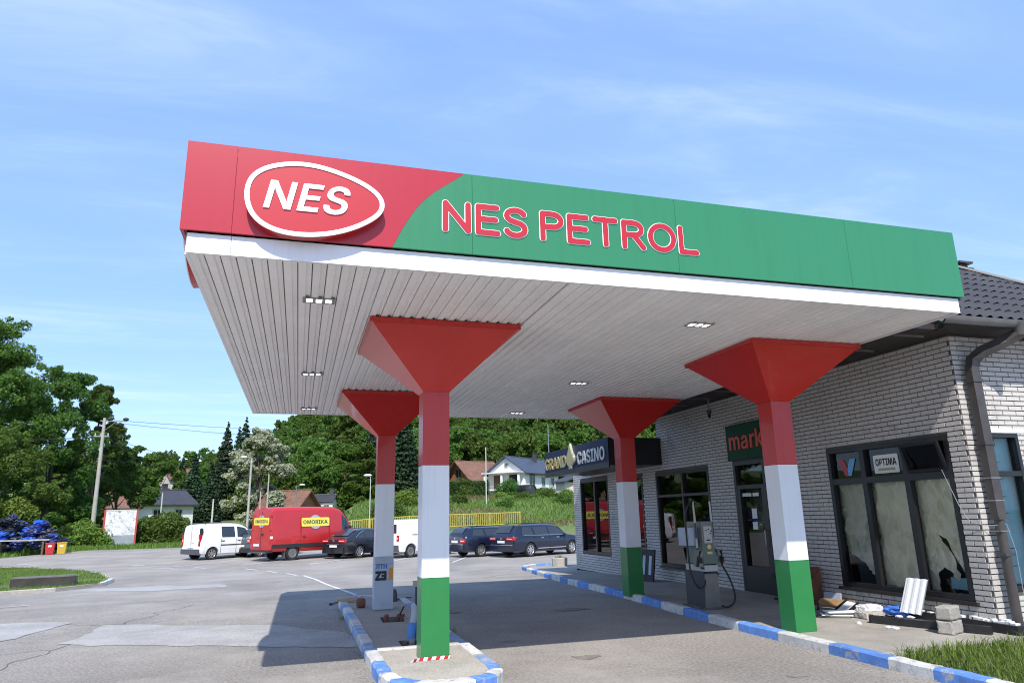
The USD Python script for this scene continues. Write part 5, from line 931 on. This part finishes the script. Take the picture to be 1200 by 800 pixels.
conif('narrow spruce between the two tallest spruces', at(-11.2, 138), 2.0, 1.0, cB)
conif('small spruce below the tall ones left of the flowering tree', at(-11.8, 106), .6, .82)
conif('distant dark spruce beside the hill house roof', at(-25.4, 172), 2.6, 1.15)
conif('spruce at the left of the spruce group', at(-13.4, 118), 3.0, .8)
conif('dark spruce seen left of the far left column', at(11.2, 112), 2.2, .98, cB)
conif('nearest spruce seen between the two left columns', at(12.9, 93), 4.0, .98, cB)
conif('spruce at the right of the flowering tree on the hill foot', at(-3.4, 133), 5.0, 1.0)
broadleaf('flowering_tree', 'tall tree covered in cream white blossom above the red van', at(-5.0, 92), 11.6, 8.2, 24000, .34, 'leaf_flower', 21, .04, 44, shell=.7).part('green_leaves', leaves(*clumps_points(broad_clumps(11.4, 8.0, np.random.default_rng(21), .04, 44), 10000, np.random.default_rng(23), .35), .34, np.random.default_rng(24)), 'leaf_mid')
# trees along the foot of the hill
foot = [(2.2, 100, .95, 'tree behind the red van roof'), (6.2, 104, 1.0, 'tree behind the black fastback'), (8.6, 98, .8, 'lower tree left of the far left column'), (17.0, 108, 1.1, 'tree behind the nearest left column'), (20.2, 112, 1.15, 'tree left of the brown roofed chalet'), (23.5, 122, 1.2, 'tree behind the brown roofed chalet'), (29.5, 124, 1.25, 'tree between chalet and white house, behind both'), (36.5, 121, 1.2, 'tree behind the navy roof of the white house'), (43, 118, 1.2, 'tree above the casino sign'), (-.5, 112, .9, 'tree behind the red roof'), (50, 122, 1.3, 'tree behind the casino sign end')]
hB = broadleaf('broadleaf_tree', 'green tree at the hill foot behind the white delivery van', at(13.2, 105), 9.5, 8.5, 11000, .44, 'leaf_hill', 31, .02, 38)
for k, (x, y, s, lab) in enumerate(foot): again(hB if k % 3 else tA, 'broadleaf_tree', lab+' at the hill foot', at(x, y), k*1.7, s)
# the wood on the hill: reads as one mass
wood = UsdGeom.PointInstancer.Define(stage, '/World/hillside_wood'); data(wood.GetPrim(), label='dense green wood covering the hill behind the houses', category='wood', kind='stuff')
protos = []
for k in range(4):
    g = np.random.default_rng(60+k); cl = broad_clumps(10, 8.6, g, .02, 30); P, N = clumps_points(cl, 4200, g, .55); p_ = f'/World/hillside_wood/crown_{k:03d}' if k else '/World/hillside_wood/crown'
    usdkit.mesh(stage, p_, leaves(P, N, .62, g), MAT['leaf_hill'] if k != 1 else MAT['leaf_mid']); protos.append(p_)
g = np.random.default_rng(77); pos, idx, sc, ori = [], [], [], []
for y in np.arange(116, 300, 5.6):
    for x in np.arange(-.30*y, .62*y, 5.6):
        a = x/y; keep = 1.0 if a > -.02 else (.75 if y > 150 else .15)
        if a < -.02 and y < 118: continue
        if g.random() > keep: continue
        xx, yy = x+g.uniform(-2.2, 2.2), y+g.uniform(-2.2, 2.2)
        if a < -.10 and yy < 200 and abs(xx/yy+.153) < .03: continue
        s = g.uniform(.7, 1.25)*(1 if a > -.03 else .8); pos.append((xx, yy, Z(xx, yy)-.6)); idx.append(int(g.integers(0, 4))); sc.append((s, s, s*g.uniform(.9, 1.25))); q = g.random()*math.pi; ori.append(Gf.Quath(math.cos(q), 0, 0, math.sin(q)))
wood.CreatePrototypesRel().SetTargets([Sdf.Path(p) for p in protos]); wood.CreateProtoIndicesAttr(Vt.IntArray(idx)); wood.CreatePositionsAttr(Vt.Vec3fArray([Gf.Vec3f(*map(float, p)) for p in pos])); wood.CreateScalesAttr(Vt.Vec3fArray([Gf.Vec3f(*map(float, p)) for p in sc])); wood.CreateOrientationsAttr(Vt.QuathArray(ori))
# bushes
bush('bush', 'large bright green bush right of the billboard', at(-10.2, 62.5), 3.5, 2.2, 2.9, 16000, .22, 'leaf_mid', 81)
bush('bush', 'light green bush at the foot of the utility pole', at(-15.8, 60), 2.6, 2, 2.5, 11000, .22, 'leaf_light', 82)
bush('bush', 'tall yellow-green bush above the rubbish heap', at(-18.6, 57), 2.6, 1.8, 4.4, 12000, .22, 'leaf_light', 83)
bush('bush', 'dark bush behind the billboard', at(-13.6, 64.5), 2.2, 1.4, 2.2, 8000, .22, 'leaf_mid', 84)
bush('bush', 'low green bush left of the white parked van', at(-7.0, 60.5), 2.2, 1.6, 1.6, 7000, .2, 'leaf_mid', 85)
for k, (x, y, rx, h, m, lab) in enumerate([(26.6, 90, 1.9, 2.9, 'leaf_dark', 'round dark shrub in front of the white house'), (25.5, 80, 1.2, 1.0, 'leaf_mid', 'low shrub in the middle of the green bank'), (29.5, 82, 2.4, 1.7, 'leaf_mid', 'broad shrub on the bank below the parked dark car'), (32.6, 84, 1.6, 1.3, 'leaf_light', 'light shrub on the bank below the white wall'), (23.2, 78, .7, .7, 'leaf_mid', 'small tuft shrub on the lower bank'), (27.3, 64, 1.9, 2.0, 'leaf_light', 'grey-green shrub at the casino corner behind the navy estate'), (19.8, 88, 2.2, 3.0, 'leaf_mid', 'bush left of the hedge under the chalet'), (37, 86, 1.2, 1.5, 'leaf_mid', 'shrub beside the carport'), (8.2, 70, 2.4, 2.2, 'leaf_mid', 'bush behind the yellow railing left of the far left column'), (11.6, 78, 1.8, 2.4, 'leaf_light', 'light bush between the two left columns'), (17.6, 92, 2.6, 3.2, 'leaf_mid', 'tall bush right of the nearest left column'), (3.2, 78, 3.0, 2.6, 'leaf_mid', 'bush behind the cab of the red van'), (21.5, 74, 1.3, 1.1, 'leaf_dark', 'dark shrub low on the bank right of the nearest left column'), (28.8, 75, 1.6, 1.3, 'leaf_dark', 'dark shrub low on the bank above the navy estate'), (31.0, 88, 1.5, 1.6, 'leaf_dark', 'dark shrub under the side wall of the white house'), (24.0, 84, 1.0, 1.0, 'leaf_light', 'pale shrub below the hedge'), (17.5, 80, 1.6, 1.4, 'leaf_dark', 'dark shrub on the bank beside the nearest left column'), (33.5, 78, 1.3, 1.2, 'leaf_mid', 'shrub on the bank left of the casino wall')]):
    bush('bush', lab, at(x, y), rx, rx*.8, h, 4500, .2, m, 90+k)
he = Thing('hedge', 'trimmed dark green thuja hedge on top of the bank', 'hedge', at(19.4, 87.5), rz=.32); g = np.random.default_rng(5)
for k in range(14):
    P = g.uniform([-.4, -.45, 0], [.4, .45, 1.9+.2*g.random()], (900, 3)); P[:, :2] *= (1.05-.25*P[:, 2:]/2.0); he.part('shrub', tuple([leaves(P, g.normal(size=P.shape)*.3+[0, -.5, .5], .2, g)[i]+(np.array([(k-6.5)*.62, 0, 0]) if i == 0 else 0) for i in (0, 1)]), 'leaf_hedge')
def blades(P, h, w, g, lean=.45):
    n = len(P); a = g.random(n)*6.283; d = np.stack([np.cos(a), np.sin(a), 0*a], 1); s = np.stack([-np.sin(a), np.cos(a), 0*a], 1); hh = h*g.uniform(.45, 1.2, n)[:, None]; ww = w*g.uniform(.6, 1.3, n)[:, None]; l = lean*g.uniform(.2, 1.4, n)[:, None]
    m = P+d*hh*l*.35+[0, 0, 1]*hh*.6; t = P+d*hh*l*1.1+[0, 0, 1]*hh*(1-.25*l); V = np.stack([P-s*ww/2, P+s*ww/2, m+s*ww*.4, m-s*ww*.4, t], 1).reshape(-1, 3); k = np.arange(n)*5
    return V, np.vstack([np.stack([k, k+1, k+2], 1), np.stack([k, k+2, k+3], 1), np.stack([k+3, k+2, k+4], 1)])
def scatter(poly, n, g):
    x0, y0, x1, y1 = poly.bounds; out = np.zeros((0, 2))
    while len(out) < n:
        q = g.uniform((x0, y0), (x1, y1), (n*2, 2)); q = q[shapely.contains_xy(poly, q[:, 0], q[:, 1])]; out = np.vstack([out, q])
    return out[:n]
g = np.random.default_rng(9)
LAWN = Polygon([(-22, 41), (-13.3, 39.8), (-10.3, 36.9), (-8.6, 34.6), (-7.2, 31.9), (-6.1, 28.6), (-6.0, 26.7), (-6.9, 25.1), (-8.3, 24.5), (-22, 24.0)]); lz = lambda x, y: zlot(y)+.10
lw = Thing('lawn_island', 'kerbed island of short grass at the left of the forecourt', 'lawn', kind='structure'); lw.part('turf', drape(LAWN, 0, 1.5, lz), 'grass_ground')
ring = np.array(LAWN.exterior.coords)[1:-2]
for k in range(len(ring)-1):
    a, c = ring[k], ring[k+1]; L_ = np.linalg.norm(c-a); m_ = max(1, int(L_/1.0))
    for j in range(m_): p, q = a+(c-a)*j/m_, a+(c-a)*(j+1)/m_; lw.part('kerb_stone', stone((*q, float(zlot(q[1]))), (*p, float(zlot(p[1]))), .16, .10+.02*rnd.random(), side=1), 'concrete_light' if (k+j) % 4 else 'kerb_white')
q = scatter(LAWN.buffer(-.1).intersection(sbox(-17, 24, -5, 41)), 30000, g); q = q[meshkit.fbm(np.column_stack([q*.6, 0*q[:, 0]]), 3, 2) > .36]; solid('lawn_grass', blades(np.column_stack([q, lz(q[:, 0], q[:, 1])]), .075, .02, g), 'grass_blade', 'short green grass on the kerbed island at left', 'grass', kind='stuff')
bk = Thing('concrete_block', 'long concrete block with dark stained side lying on the grass island', 'block', (-7.6, 26.4, -.16), rz=.17); v, f = rough(1.75, .62, .31, 3, .012, .1); bk.part('block', (v+[0, 0, .155], f), 'concrete_dark'); bk.part('dark_side', B().box(-.865, .86, -.33, -.312, -.02, .28), 'block_side')
# grass corner by the kerb, verge and bank growth
CORN = Polygon([(6.36, 4.4), (6.36, 6.93), (8.9, 6.93), (9.6, 7.2), (13, 7.2), (13, 4.4)]); gc = Thing('grass_patch', 'soil strip between the kerb and the walkway at right', 'soil', kind='structure'); gc.part('soil', drape(CORN, .03, .75), 'verge_ground')
q = scatter(sbox(6.4, 4.5, 9.4, 6.93), 7500, g); dn = meshkit.fbm(np.column_stack([q*1.6, 0*q[:, 0]]), 3, 4); q = q[dn+.10*(q[:, 0]-7.4)-.09*np.maximum(0, q[:, 1]-6.1)-.08*(q[:, 0] < 6.6) > .36]; solid('tall_grass', blades(np.column_stack([q, np.full(len(q), .03)]), .17, .011, g, .75), 'grass_blade', 'tall unmown grass between the kerb and the building corner', 'grass', kind='stuff')
VER = Polygon([(-24, 46.0), (-16.4, 48.6), (-15, 51.6), (-13.2, 55.2), (-9.8, 54.4), (-7, 54.8), (-5.3, 57.7), (-2, 58.2), (-2, 62), (-24, 62)]); q = scatter(VER, 9000, g); solid('verge_grass', blades(np.column_stack([q, zt(q[:, 0], q[:, 1])]), .34, .05, g, .5), 'grass_blade', 'rough green grass along the far verge on the left', 'grass', kind='stuff')
q = scatter(Polygon([(2, 58), (16, 56.5), (30, 54), (48, 90), (22, 90), (6, 80)]), 26000, g); m_ = meshkit.fbm(np.column_stack([q*.12, 0*q[:, 0]]), 3, 8); P = np.column_stack([q, zt(q[:, 0], q[:, 1])])
solid('bank_grass', blades(P[m_ < .48], .4, .07, g, .6), 'grass_blade', 'long green grass on the bank below the houses', 'grass', kind='stuff'); solid('dry_grass', blades(P[m_ >= .48], .38, .07, g, .6), 'grass_dry', 'dry yellow grass patches on the bank below the houses', 'grass', kind='stuff')
for k, (x, y) in enumerate([(.93, 9.45), (2.3, 11.0), (.80, 13.2)]):
    q = np.column_stack([g.normal(x, .06, 40), g.normal(y, .12, 40), np.full(40, .0)]); solid('weed_tuft', blades(q, .09, .008, g, .8), 'grass_blade', ('weeds at the near end of the left island kerb', 'weeds along the right island kerb', 'weeds along the left island kerb beside the far left column')[k], 'weeds')
# ---------------------------------------------------------------- houses
def house(name, label, loc, rz, L, D, wh, rh, wall, roofm, wins, oh=.5, chim=None, attic=None, gable=None, gopen=False):
    t = Thing(name, label, 'house', loc, rz=rz); w = B()
    sec = Polygon([(-D/2, -1.5), (D/2, -1.5), (D/2, wh), (0, wh+rh), (-D/2, wh)]); M = frame((-L/2, 0, 0), (0, 1, 0), (0, 0, 1)); t.part('wall', w.prism(sec, L, M), wall)
    s = rh/(D/2); rp = lambda y, dz: (y, wh+rh-abs(y)*s+dz); rf = None
    for sd in (-1, 1):
        pl = Polygon([rp(0, .02), rp(sd*(D/2+oh), .02), rp(sd*(D/2+oh), .2), rp(0, .2)]); rf = t.part('roof', B().prism(pl, L+2*oh, frame((-L/2-oh, 0, 0), (0, 1, 0), (0, 0, 1))), roofm); t.part('gutter', B().cyl((-L/2-oh, sd*(D/2+oh+.06), wh-oh*s+.05), (L/2+oh, sd*(D/2+oh+.06), wh-oh*s+.05), .07, n=6), 'eave', parent=rf)
    t.part('ridge', B().cyl((-L/2-oh, 0, wh+rh+.2), (L/2+oh, 0, wh+rh+.2), .11, n=6), roofm, parent=rf)
    if chim is not None: t.part('chimney', B().box(chim[0]-.25, chim[0]+.25, chim[1]-.25, chim[1]+.25, wh, wh+rh+.9).box(chim[0]-.3, chim[0]+.3, chim[1]-.3, chim[1]+.3, wh+rh+.901, wh+rh+1.0), 'roof_dark', parent=rf)
    for (face, u, z, ww, hh) in wins:      # face: f front (-y), l left gable (-x), r right gable
        if face == 'f': fr = frame((u-ww/2, -D/2, z), (1, 0, 0), (0, 0, 1))
        elif face == 'l': fr = frame((-L/2, u+ww/2, z), (0, -1, 0), (0, 0, 1))
        else: fr = frame((L/2, u-ww/2, z), (0, 1, 0), (0, 0, 1))
        o = sbox(0, 0, ww, hh); wd = t.part('window', B().prism(o.buffer(.07, join_style=2).difference(o.buffer(-.05)), .06, fr@Tm(z=.002)), 'house_wood' if wall == 'brick_wall' else 'pole_white'); t.part('pane', B().prism(o.buffer(-.052), .02, fr@Tm(z=.006)), 'house_glass', parent=wd); t.part('bar', B().prism(sbox(ww/2-.03, .05, ww/2+.03, hh-.05), .03, fr@Tm(z=.03)), 'pole_white', parent=wd)
    return t
h1 = house('white_house', 'small white house with dark pitched roof behind the large bush', (-18.0, 102, 1.0), math.radians(38), 7.2, 6.2, 3.0, 1.7, 'white_wall', 'roof_dark', [('f', -1.2, 1.1, 1.1, 1.2), ('f', 1.6, 1.1, .9, 1.2), ('l', .6, 1.2, 1.2, 1.3), ('l', -1.6, 1.2, 1.0, 1.2)], chim=(1.5, .6))
house('brown_house', 'brick house with rusty brown roof behind the billboard', (-22.6, 98, .9), math.radians(12), 6.6, 6, 2.7, 1.6, 'brick_wall', 'roof_brown', [('f', -1.6, 1, 1, 1.1), ('f', 1.4, 1, 1, 1.1), ('l', 0, 1, 1, 1.1)], chim=(.8, .4))
house('hill_house', 'brown roofed house high on the hillside above the white house', (-28.4, 190, Z(-28.4, 190)+1.5), math.radians(30), 7, 7, 4.5, 2.6, 'cream_wall', 'roof_brown', [('f', -1.5, 2.2, 1.2, 1.4), ('f', 1.6, 2.2, 1.2, 1.4), ('l', 0, 2.2, 1.2, 1.4)])
house('chalet', 'chalet with large brown roof over a brick wall beside the white house', (26.4, 108, 4.7), math.radians(20), 6.0, 8, 2.2, 2.9, 'brick_wall', 'roof_brown', [('f', -1.0, .6, 1.2, 1.2), ('f', 1.6, .6, 1.0, 1.2), ('l', 0, 2.7, 1.3, 1.2)], oh=.8)
wh_ = house('white_house', 'white two-storey house with navy roof, balcony and laundry', (33.2, 103.5, 3.6), math.radians(42), 10.5, 6.4, 4.2, 2.2, 'white_wall', 'roof_navy', [('f', -3.2, 2.0, 1.6, 1.9), ('f', .2, 2.2, 1.0, 1.3), ('f', 3.2, 2.2, 1.0, 1.3), ('l', 0, 4.9, .6, .6)], oh=.6, chim=(2.0, -.8))
for k, y in enumerate((-2.9, 0, 2.9)): wh_.part('balcony_pillar', B().box(-5.25-1.5, -5.25-1.2, y-.15, y+.15, -1.0, 4.0), 'white_wall')
wh_.part('balcony_slab', B().box(-6.8, -5.26, -3.1, 3.1, 1.55, 1.75), 'white_wall'); wh_.part('balcony_rail', B().box(-6.78, -6.72, -3.0, 3.0, 2.4, 2.46).box(-6.78, -6.72, -3.0, 3.0, 1.9, 1.94), 'house_wood'); wh_.part('balcony_roof', B().box(-7.0, -5.26, -3.3, 3.3, 4.02, 4.15), 'white_wall')
wh_.part('balcony_door', B().box(-5.29, -5.26, -1.9, -.5, 1.76, 3.8), 'house_glass'); wh_.part('balcony_door', B().box(-5.29, -5.26, .6, 2.2, 1.76, 3.8), 'house_wood')
def world(t, p): return (t.M@np.array([*p, 1]))[:3]
for k, (y, m, lab) in enumerate([(-1.6, 'orange_cloth', 'orange towel hanging on the balcony of the white house'), (-2.5, 'cyan_print', 'light blue towel hanging on the balcony of the white house')]):
    p = world(wh_, (-6.85, y, 2.4)); lt = Thing('towel', lab, 'towel', tuple(p), rz=math.radians(42)); lt.part('cloth', B().grid([[(-.02-.02*math.sin(u*9+v*3), u, -v) for u in np.linspace(-.35, .35, 8)] for v in np.linspace(0, 1.2, 6)]), m); lt.part('fold', B().grid([[(.0-.03*v, u, .0-v*.3) for u in np.linspace(-.35, .35, 8)] for v in (0, .5, 1)]), m)
sh = Thing('carport', 'small carport with dark pitched roof over a beige wall', 'carport', (36.0, 90, Z(36, 90)-.2), rz=.25)
sh.part('roof', B().prism(Polygon([(-2.6, 2.0), (0, 2.9), (2.6, 2.0), (2.6, 2.15), (0, 3.06), (-2.6, 2.15)]), 3.2, frame((0, 1.6, 0), (1, 0, 0), (0, 0, 1))), 'roof_dark'); sh.part('wall', B().box(-2.2, -.2, -.9, 1.2, -.5, 2.05), 'cream_wall')
for x in (.9, 2.3): sh.part('post', B().box(x-.07, x+.07, -1.3, -1.16, -.5, 2.1), 'white_wall')
sh.part('fence', B().box(-.19, 2.2, -1.28, -1.24, -.5, .7), 'pole_white')
house('red_roof_house', 'small house with red-brown roof and pale barge boards behind the red van', (-1.2, 92, .9), math.radians(-30), 5, 5, 2.2, 1.9, 'brick_wall', 'roof_brown', [('f', 0, .8, 1, 1)], oh=.6)
house('white_cottage', 'tiny white cottage above the cab of the red van', (3.4, 97, 2.0), math.radians(-12), 2.4, 3.4, 1.9, .7, 'white_wall', 'roof_dark', [('f', .4, .9, .6, .6)], oh=.2, chim=(.8, .0))
st_ = Thing('estate_car', 'dark car parked high up in front of the white house', 'car', (29.2, 92.5, Z(29.2, 92.5)+.05), rz=2.6); st_.part('body', B().prism(Polygon([(-2.1, .35), (2.1, .35), (2.15, .8), (1.9, .98), (1.2, 1.05), (.8, 1.6), (-1.7, 1.62), (-2.05, 1.0)]).buffer(.05), 1.6, frame((0, .8, 0), (1, 0, 0), (0, 0, 1))), 'car_black')
st_.part('window', B().prism(Polygon([(-1.6, 1.1), (1.0, 1.1), (.7, 1.53), (-1.55, 1.55)]), 1.63, frame((0, .815, 0), (1, 0, 0), (0, 0, 1))), 'car_glass')
for x in (-1.3, 1.35):
    for y in (-.8, .8): st_.part('wheel', B().cyl((x, y-.1, .32), (x, y+.1, .32), .33, n=16), 'tyre', smooth=40)
# yellow railing above the car park
rl_ = Thing('yellow_railing', 'long yellow painted steel railing beyond the parked cars', 'railing', (10.5, 55, 0)); pts = [(1.5, 53.6), (3.8, 54.0), (6.0, 54.4), (8.2, 54.8), (10.4, 55.1), (12.6, 55.3), (14.8, 55.5), (17.4, 55.7)]; bal = B()
for (xa, ya), (xb, yb) in zip(pts, pts[1:]):
    za, zb_ = Z(xa, ya)+.1, Z(xb, yb)+.1; rl_.part('post', B().box(xa-.04, xa+.04, ya-.04, ya+.04, za-.4, za+1.12), 'yellow_paint', world=True); rl_.part('top_rail', B().cyl((xa, ya, za+1.05), (xb, yb, zb_+1.05), .035, n=8), 'yellow_paint', world=True, smooth=40); rl_.part('lower_rail', B().cyl((xa, ya, za+.15), (xb, yb, zb_+.15), .03, n=8), 'yellow_paint', world=True, smooth=40)
    for j in range(1, 14): s = j/14; x, y, z = xa+(xb-xa)*s, ya+(yb-ya)*s, za+(zb_-za)*s; bal.box(x-.02, x+.02, y-.012, y+.012, z+.17, z+1.03)
xb, yb = pts[-1]; rl_.part('post', B().box(xb-.04, xb+.04, yb-.04, yb+.04, Z(xb, yb)-.3, Z(xb, yb)+1.22), 'yellow_paint', world=True); rl_.part('balusters', bal, 'yellow_paint', world=True, kind='stuff')
# ---------------------------------------------------------------- poles and wires
pz = Z(-15.1, 62); up = Thing('utility_pole', 'concrete utility pole with crossarm and dark lamps beside the billboard', 'utility pole', (-15.1, 62, pz)); H_ = 9.9-pz
up.part('pole', B().cyl((0, 0, -.5), (-.08, 0, H_), .19, .11, 12), 'pole_concrete', smooth=40); up.part('crossarm', B().box(-.35, 1.5, -.05, .05, H_-.28, H_-.18), 'steel'); up.part('lower_arm', B().box(-.7, .4, -.05, .05, H_-1.5, H_-1.4), 'steel'); up.part('brace', B().tube([(.0, 0, H_-1.0), (.8, 0, H_-.25)], .03), 'steel')
for x, r in ((.3, .17), (.85, .15), (1.45, .17)): v, f = blob(3, 1, .05); up.part('lamp', (v*[r*1.3, r, r*.8]+[x, 0, H_-.18+(.1 if x != .85 else -.32)], f), 'car_trim', smooth=True)
for x in (-.6, -.2, .3): up.part('insulator', B().cyl((x, 0, H_-1.4), (x, 0, H_-1.2), .05, .04, 8), 'pole_white')
def pole(name, label, x, y, h, r, m, lamp=None, cat='pole'):
    t = Thing(name, label, cat, (x, y, Z(x, y))); t.part('pole', B().cyl((0, 0, -.4), (0, 0, h), r, r*.7, 10), m, smooth=40); t.part('cap', B().cyl((0, 0, h), (0, 0, h+.06), r*.8, r*.5, 10), 'steel')
    if lamp: t.part('arm', B().tube([(0, 0, h-.1), (lamp*.5, 0, h+.12), (lamp, 0, h+.15)], .03), 'steel', smooth=True); v, f = blob(4, 1, .05); t.part('lamp_head', (v*[.32, .14, .09]+[lamp*1.15, 0, h+.15], f), 'sign_white', smooth=True)
    return t
pole('street_lamp', 'concrete street lamp post in front of the flowering tree', -4.45, 70, 7.2, .13, 'pole_concrete', -.6, 'street lamp'); pole('pole', 'grey post between the flowering tree and the red van', -2.9, 72, 5.9, .09, 'pole_concrete'); pole('pole', 'short grey post behind the rear of the red van', -3.6, 73, 4.2, .09, 'pole_concrete'); pole('pole', 'short pale post behind the white parked van', -7.5, 70, 3.4, .10, 'pole_white')
pole('pole', 'thin white post behind the black fastback beside the far left column', 5.4, 57, 4.0, .045, 'pole_white', -.2); pole('pole', 'pale wooden post in front of the chalet', 19.9, 76, 6.3, .075, 'pole_white'); pole('pole', 'dark post rising behind the casino sign', 34.3, 95, 10.4, .09, 'steel'); pole('pole', 'white post beside the small white house with dark roof', -13.8, 82, 4.4, .09, 'pole_white'); pole('street_lamp', 'street lamp with bright white head above the red van', -.3, 84, 5.2, .06, 'steel', .5, 'street lamp')
def sag(p, q, s, n=24):
    p, q = np.asarray(p, float), np.asarray(q, float); t = np.linspace(0, 1, n)[:, None]; c = p+(q-p)*t; c[:, 2] -= (4*s*t*(1-t))[:, 0]; return c
for k, (p, q, s, lab) in enumerate([((-14, 62, 9.7), (30, 95, 14.4), 1.0, 'topmost overhead wire from the utility pole crossarm'), ((-14.2, 62, 9.5), (30, 95, 13.6), 1.4, 'second overhead wire from the utility pole crossarm'), ((-14.8, 62, 8.3), (-7.5, 70, 3.6), .3, 'wire falling steeply from the utility pole to a short post'), ((-14.9, 62, 8.5), (-4.4, 70, 6.6), .6, 'slack wire from the utility pole to the street lamp'), ((-14.9, 62, 6.6), (0, 84, 9.6), 1.0, 'lower wire from the utility pole toward the hill'), ((-15.7, 62, 8.4), (-40, 50, 8.3), .8, 'upper wire running left from the utility pole in front of the trees'), ((-15.3, 62, 8.4), (-40, 49, 7.8), .8, 'lower wire running left from the utility pole in front of the trees')]):
    solid('overhead_wire', B().tube(sag(p, q, s), .016, 5), 'car_trim', lab, 'wire', smooth=True)
# ---------------------------------------------------------------- billboard, rubbish heap, bins
bz = Z(-13, 60.5); bb_ = Thing('billboard', 'faded white map board on two red posts at the roadside', 'billboard', (-12.9, 60.5, bz), rz=.12)
for x in (-1.08, 1.08): bb_.part('post', B().box(x-.06, x+.06, -.06, .06, -.3, 2.75), 'post_red')
bb_.part('map_panel', B().box(-1.02, 1.02, -.03, .03, .85, 2.65), 'board_map'); bb_.part('lower_panel', B().box(-1.02, 1.02, -.028, .028, .15, .84), 'board_grey'); bb_.part('frame', B().box(-1.02, 1.02, -.045, .045, 2.66, 2.74), 'pole_white')
tb_ = Thing('rubbish_table', 'long grey board on trestles in front of the rubbish heap', 'table', (-15.9, 50.2, Z(-15.9, 50.2)), rz=.12); tb_.part('board', B().box(-1.4, 1.4, -.3, .3, .85, .92), 'pole_concrete')
for x in (-1.1, 1.1): tb_.part('trestle', B().box(x-.05, x+.05, -.25, .25, 0, .85), 'house_wood')
g = np.random.default_rng(15); bags = {}; n = 0
col3 = ('black', 'navy', 'blue'); protoB = {}
for k in range(190):
    a, q = g.random()*6.283, math.sqrt(g.random()); x, y = -16.9+math.cos(a)*2.9*q, 52.2+math.sin(a)*1.3*q; hh = max(.0, 1.0-((x+16.9)/3.1)**2-((y-52.2)/1.6)**2)*2.3
    z = Z(x, y)+hh*(.35+.65*g.random()); c = col3[int(g.choice(3, p=(.5, .33, .17)))]; s = g.uniform(.16, .38); lab = {'black': 'shiny black rubbish bag in the heap at the left verge', 'navy': 'dark navy rubbish bag in the heap at the left verge', 'blue': 'bright blue rubbish bag in the heap at the left verge'}[c]
    M = Tm(x, y, z+.1, rz=g.random()*6.28, s=s)
    if c not in protoB:
        t = Thing('rubbish_bag', lab, 'rubbish bag', group=c+' bags in the rubbish heap', M=M); v, f = blob(100+len(protoB), 1, .75, 3, 2.6); t.part('sack', (v*[1.25, .85, .6], f), 'bag_'+c, smooth=True); t.part('knot', B().cyl((.1, 0, .6), (.16, .05, .85), .08, .14, 8), 'bag_'+c); protoB[c] = t
    else: Thing('rubbish_bag', lab, 'rubbish bag', group=c+' bags in the rubbish heap', M=M, src=protoB[c])
def bin_(label, m, x, y):
    t = Thing('waste_bin', label, 'bin', (x, y, Z(x, y)), rz=.15, scale=.9); b = B(); b.grid([[(sx*w_, sy*w_, z) for sx, sy in ((-1, -1), (1, -1), (1, 1), (-1, 1), (-1, -1))] for z, w_ in ((.02, .22), (.74, .27))]); t.part('body', b, m); t.part('rim', B().box(-.29, .29, -.29, -.25, .72, .78).box(-.29, .29, .25, .29, .72, .78).box(-.29, -.25, -.25, .25, .72, .78).box(.25, .29, -.25, .25, .72, .78), m); t.part('mark', B().box(-.1, .1, -.262, -.25, .5, .62), 'paper')
bin_('red plastic waste bin at the right of the rubbish heap', 'bin_red', -14.45, 50.4); bin_('yellow plastic waste bin beside the red one', 'bin_yellow', -13.85, 50.5); bin_('ochre crate-like bin at the far left of the heap', 'gold', -18.3, 50.2)
# grit, pebbles and dry bits lying along kerbs and on the paving
g = np.random.default_rng(44); b = B()
def grit(x, y, r):
    v = np.array([[1, 0, 0], [-.5, .85, 0], [-.5, -.85, 0], [0, 0, .8]])*r*g.uniform(.6, 1.3, (4, 1)); b.add(v+[x, y, float(zlot(y))+.006], [[0, 1, 3], [1, 2, 3], [2, 0, 3]])
for _ in range(520): y = g.uniform(4.6, 16); grit(float(ky(y))-abs(g.normal(0, .10)), y, g.uniform(.004, .014))
for _ in range(420): y = g.uniform(7.4, 15); sd = g.random() < .5; grit((.86-abs(g.normal(0, .09))) if sd else (2.22+abs(g.normal(0, .12))), y, g.uniform(.004, .013))
for _ in range(900): x, y = g.uniform(-6, 6.1), g.uniform(5.5, 17); (grit(x, y, g.uniform(.003, .010)) if not (.85 < x < 2.25 and y > 7.2) else None)
solid('grit', b, 'concrete', 'loose grit and small stones along the kerbs and on the asphalt', 'grit', kind='stuff')
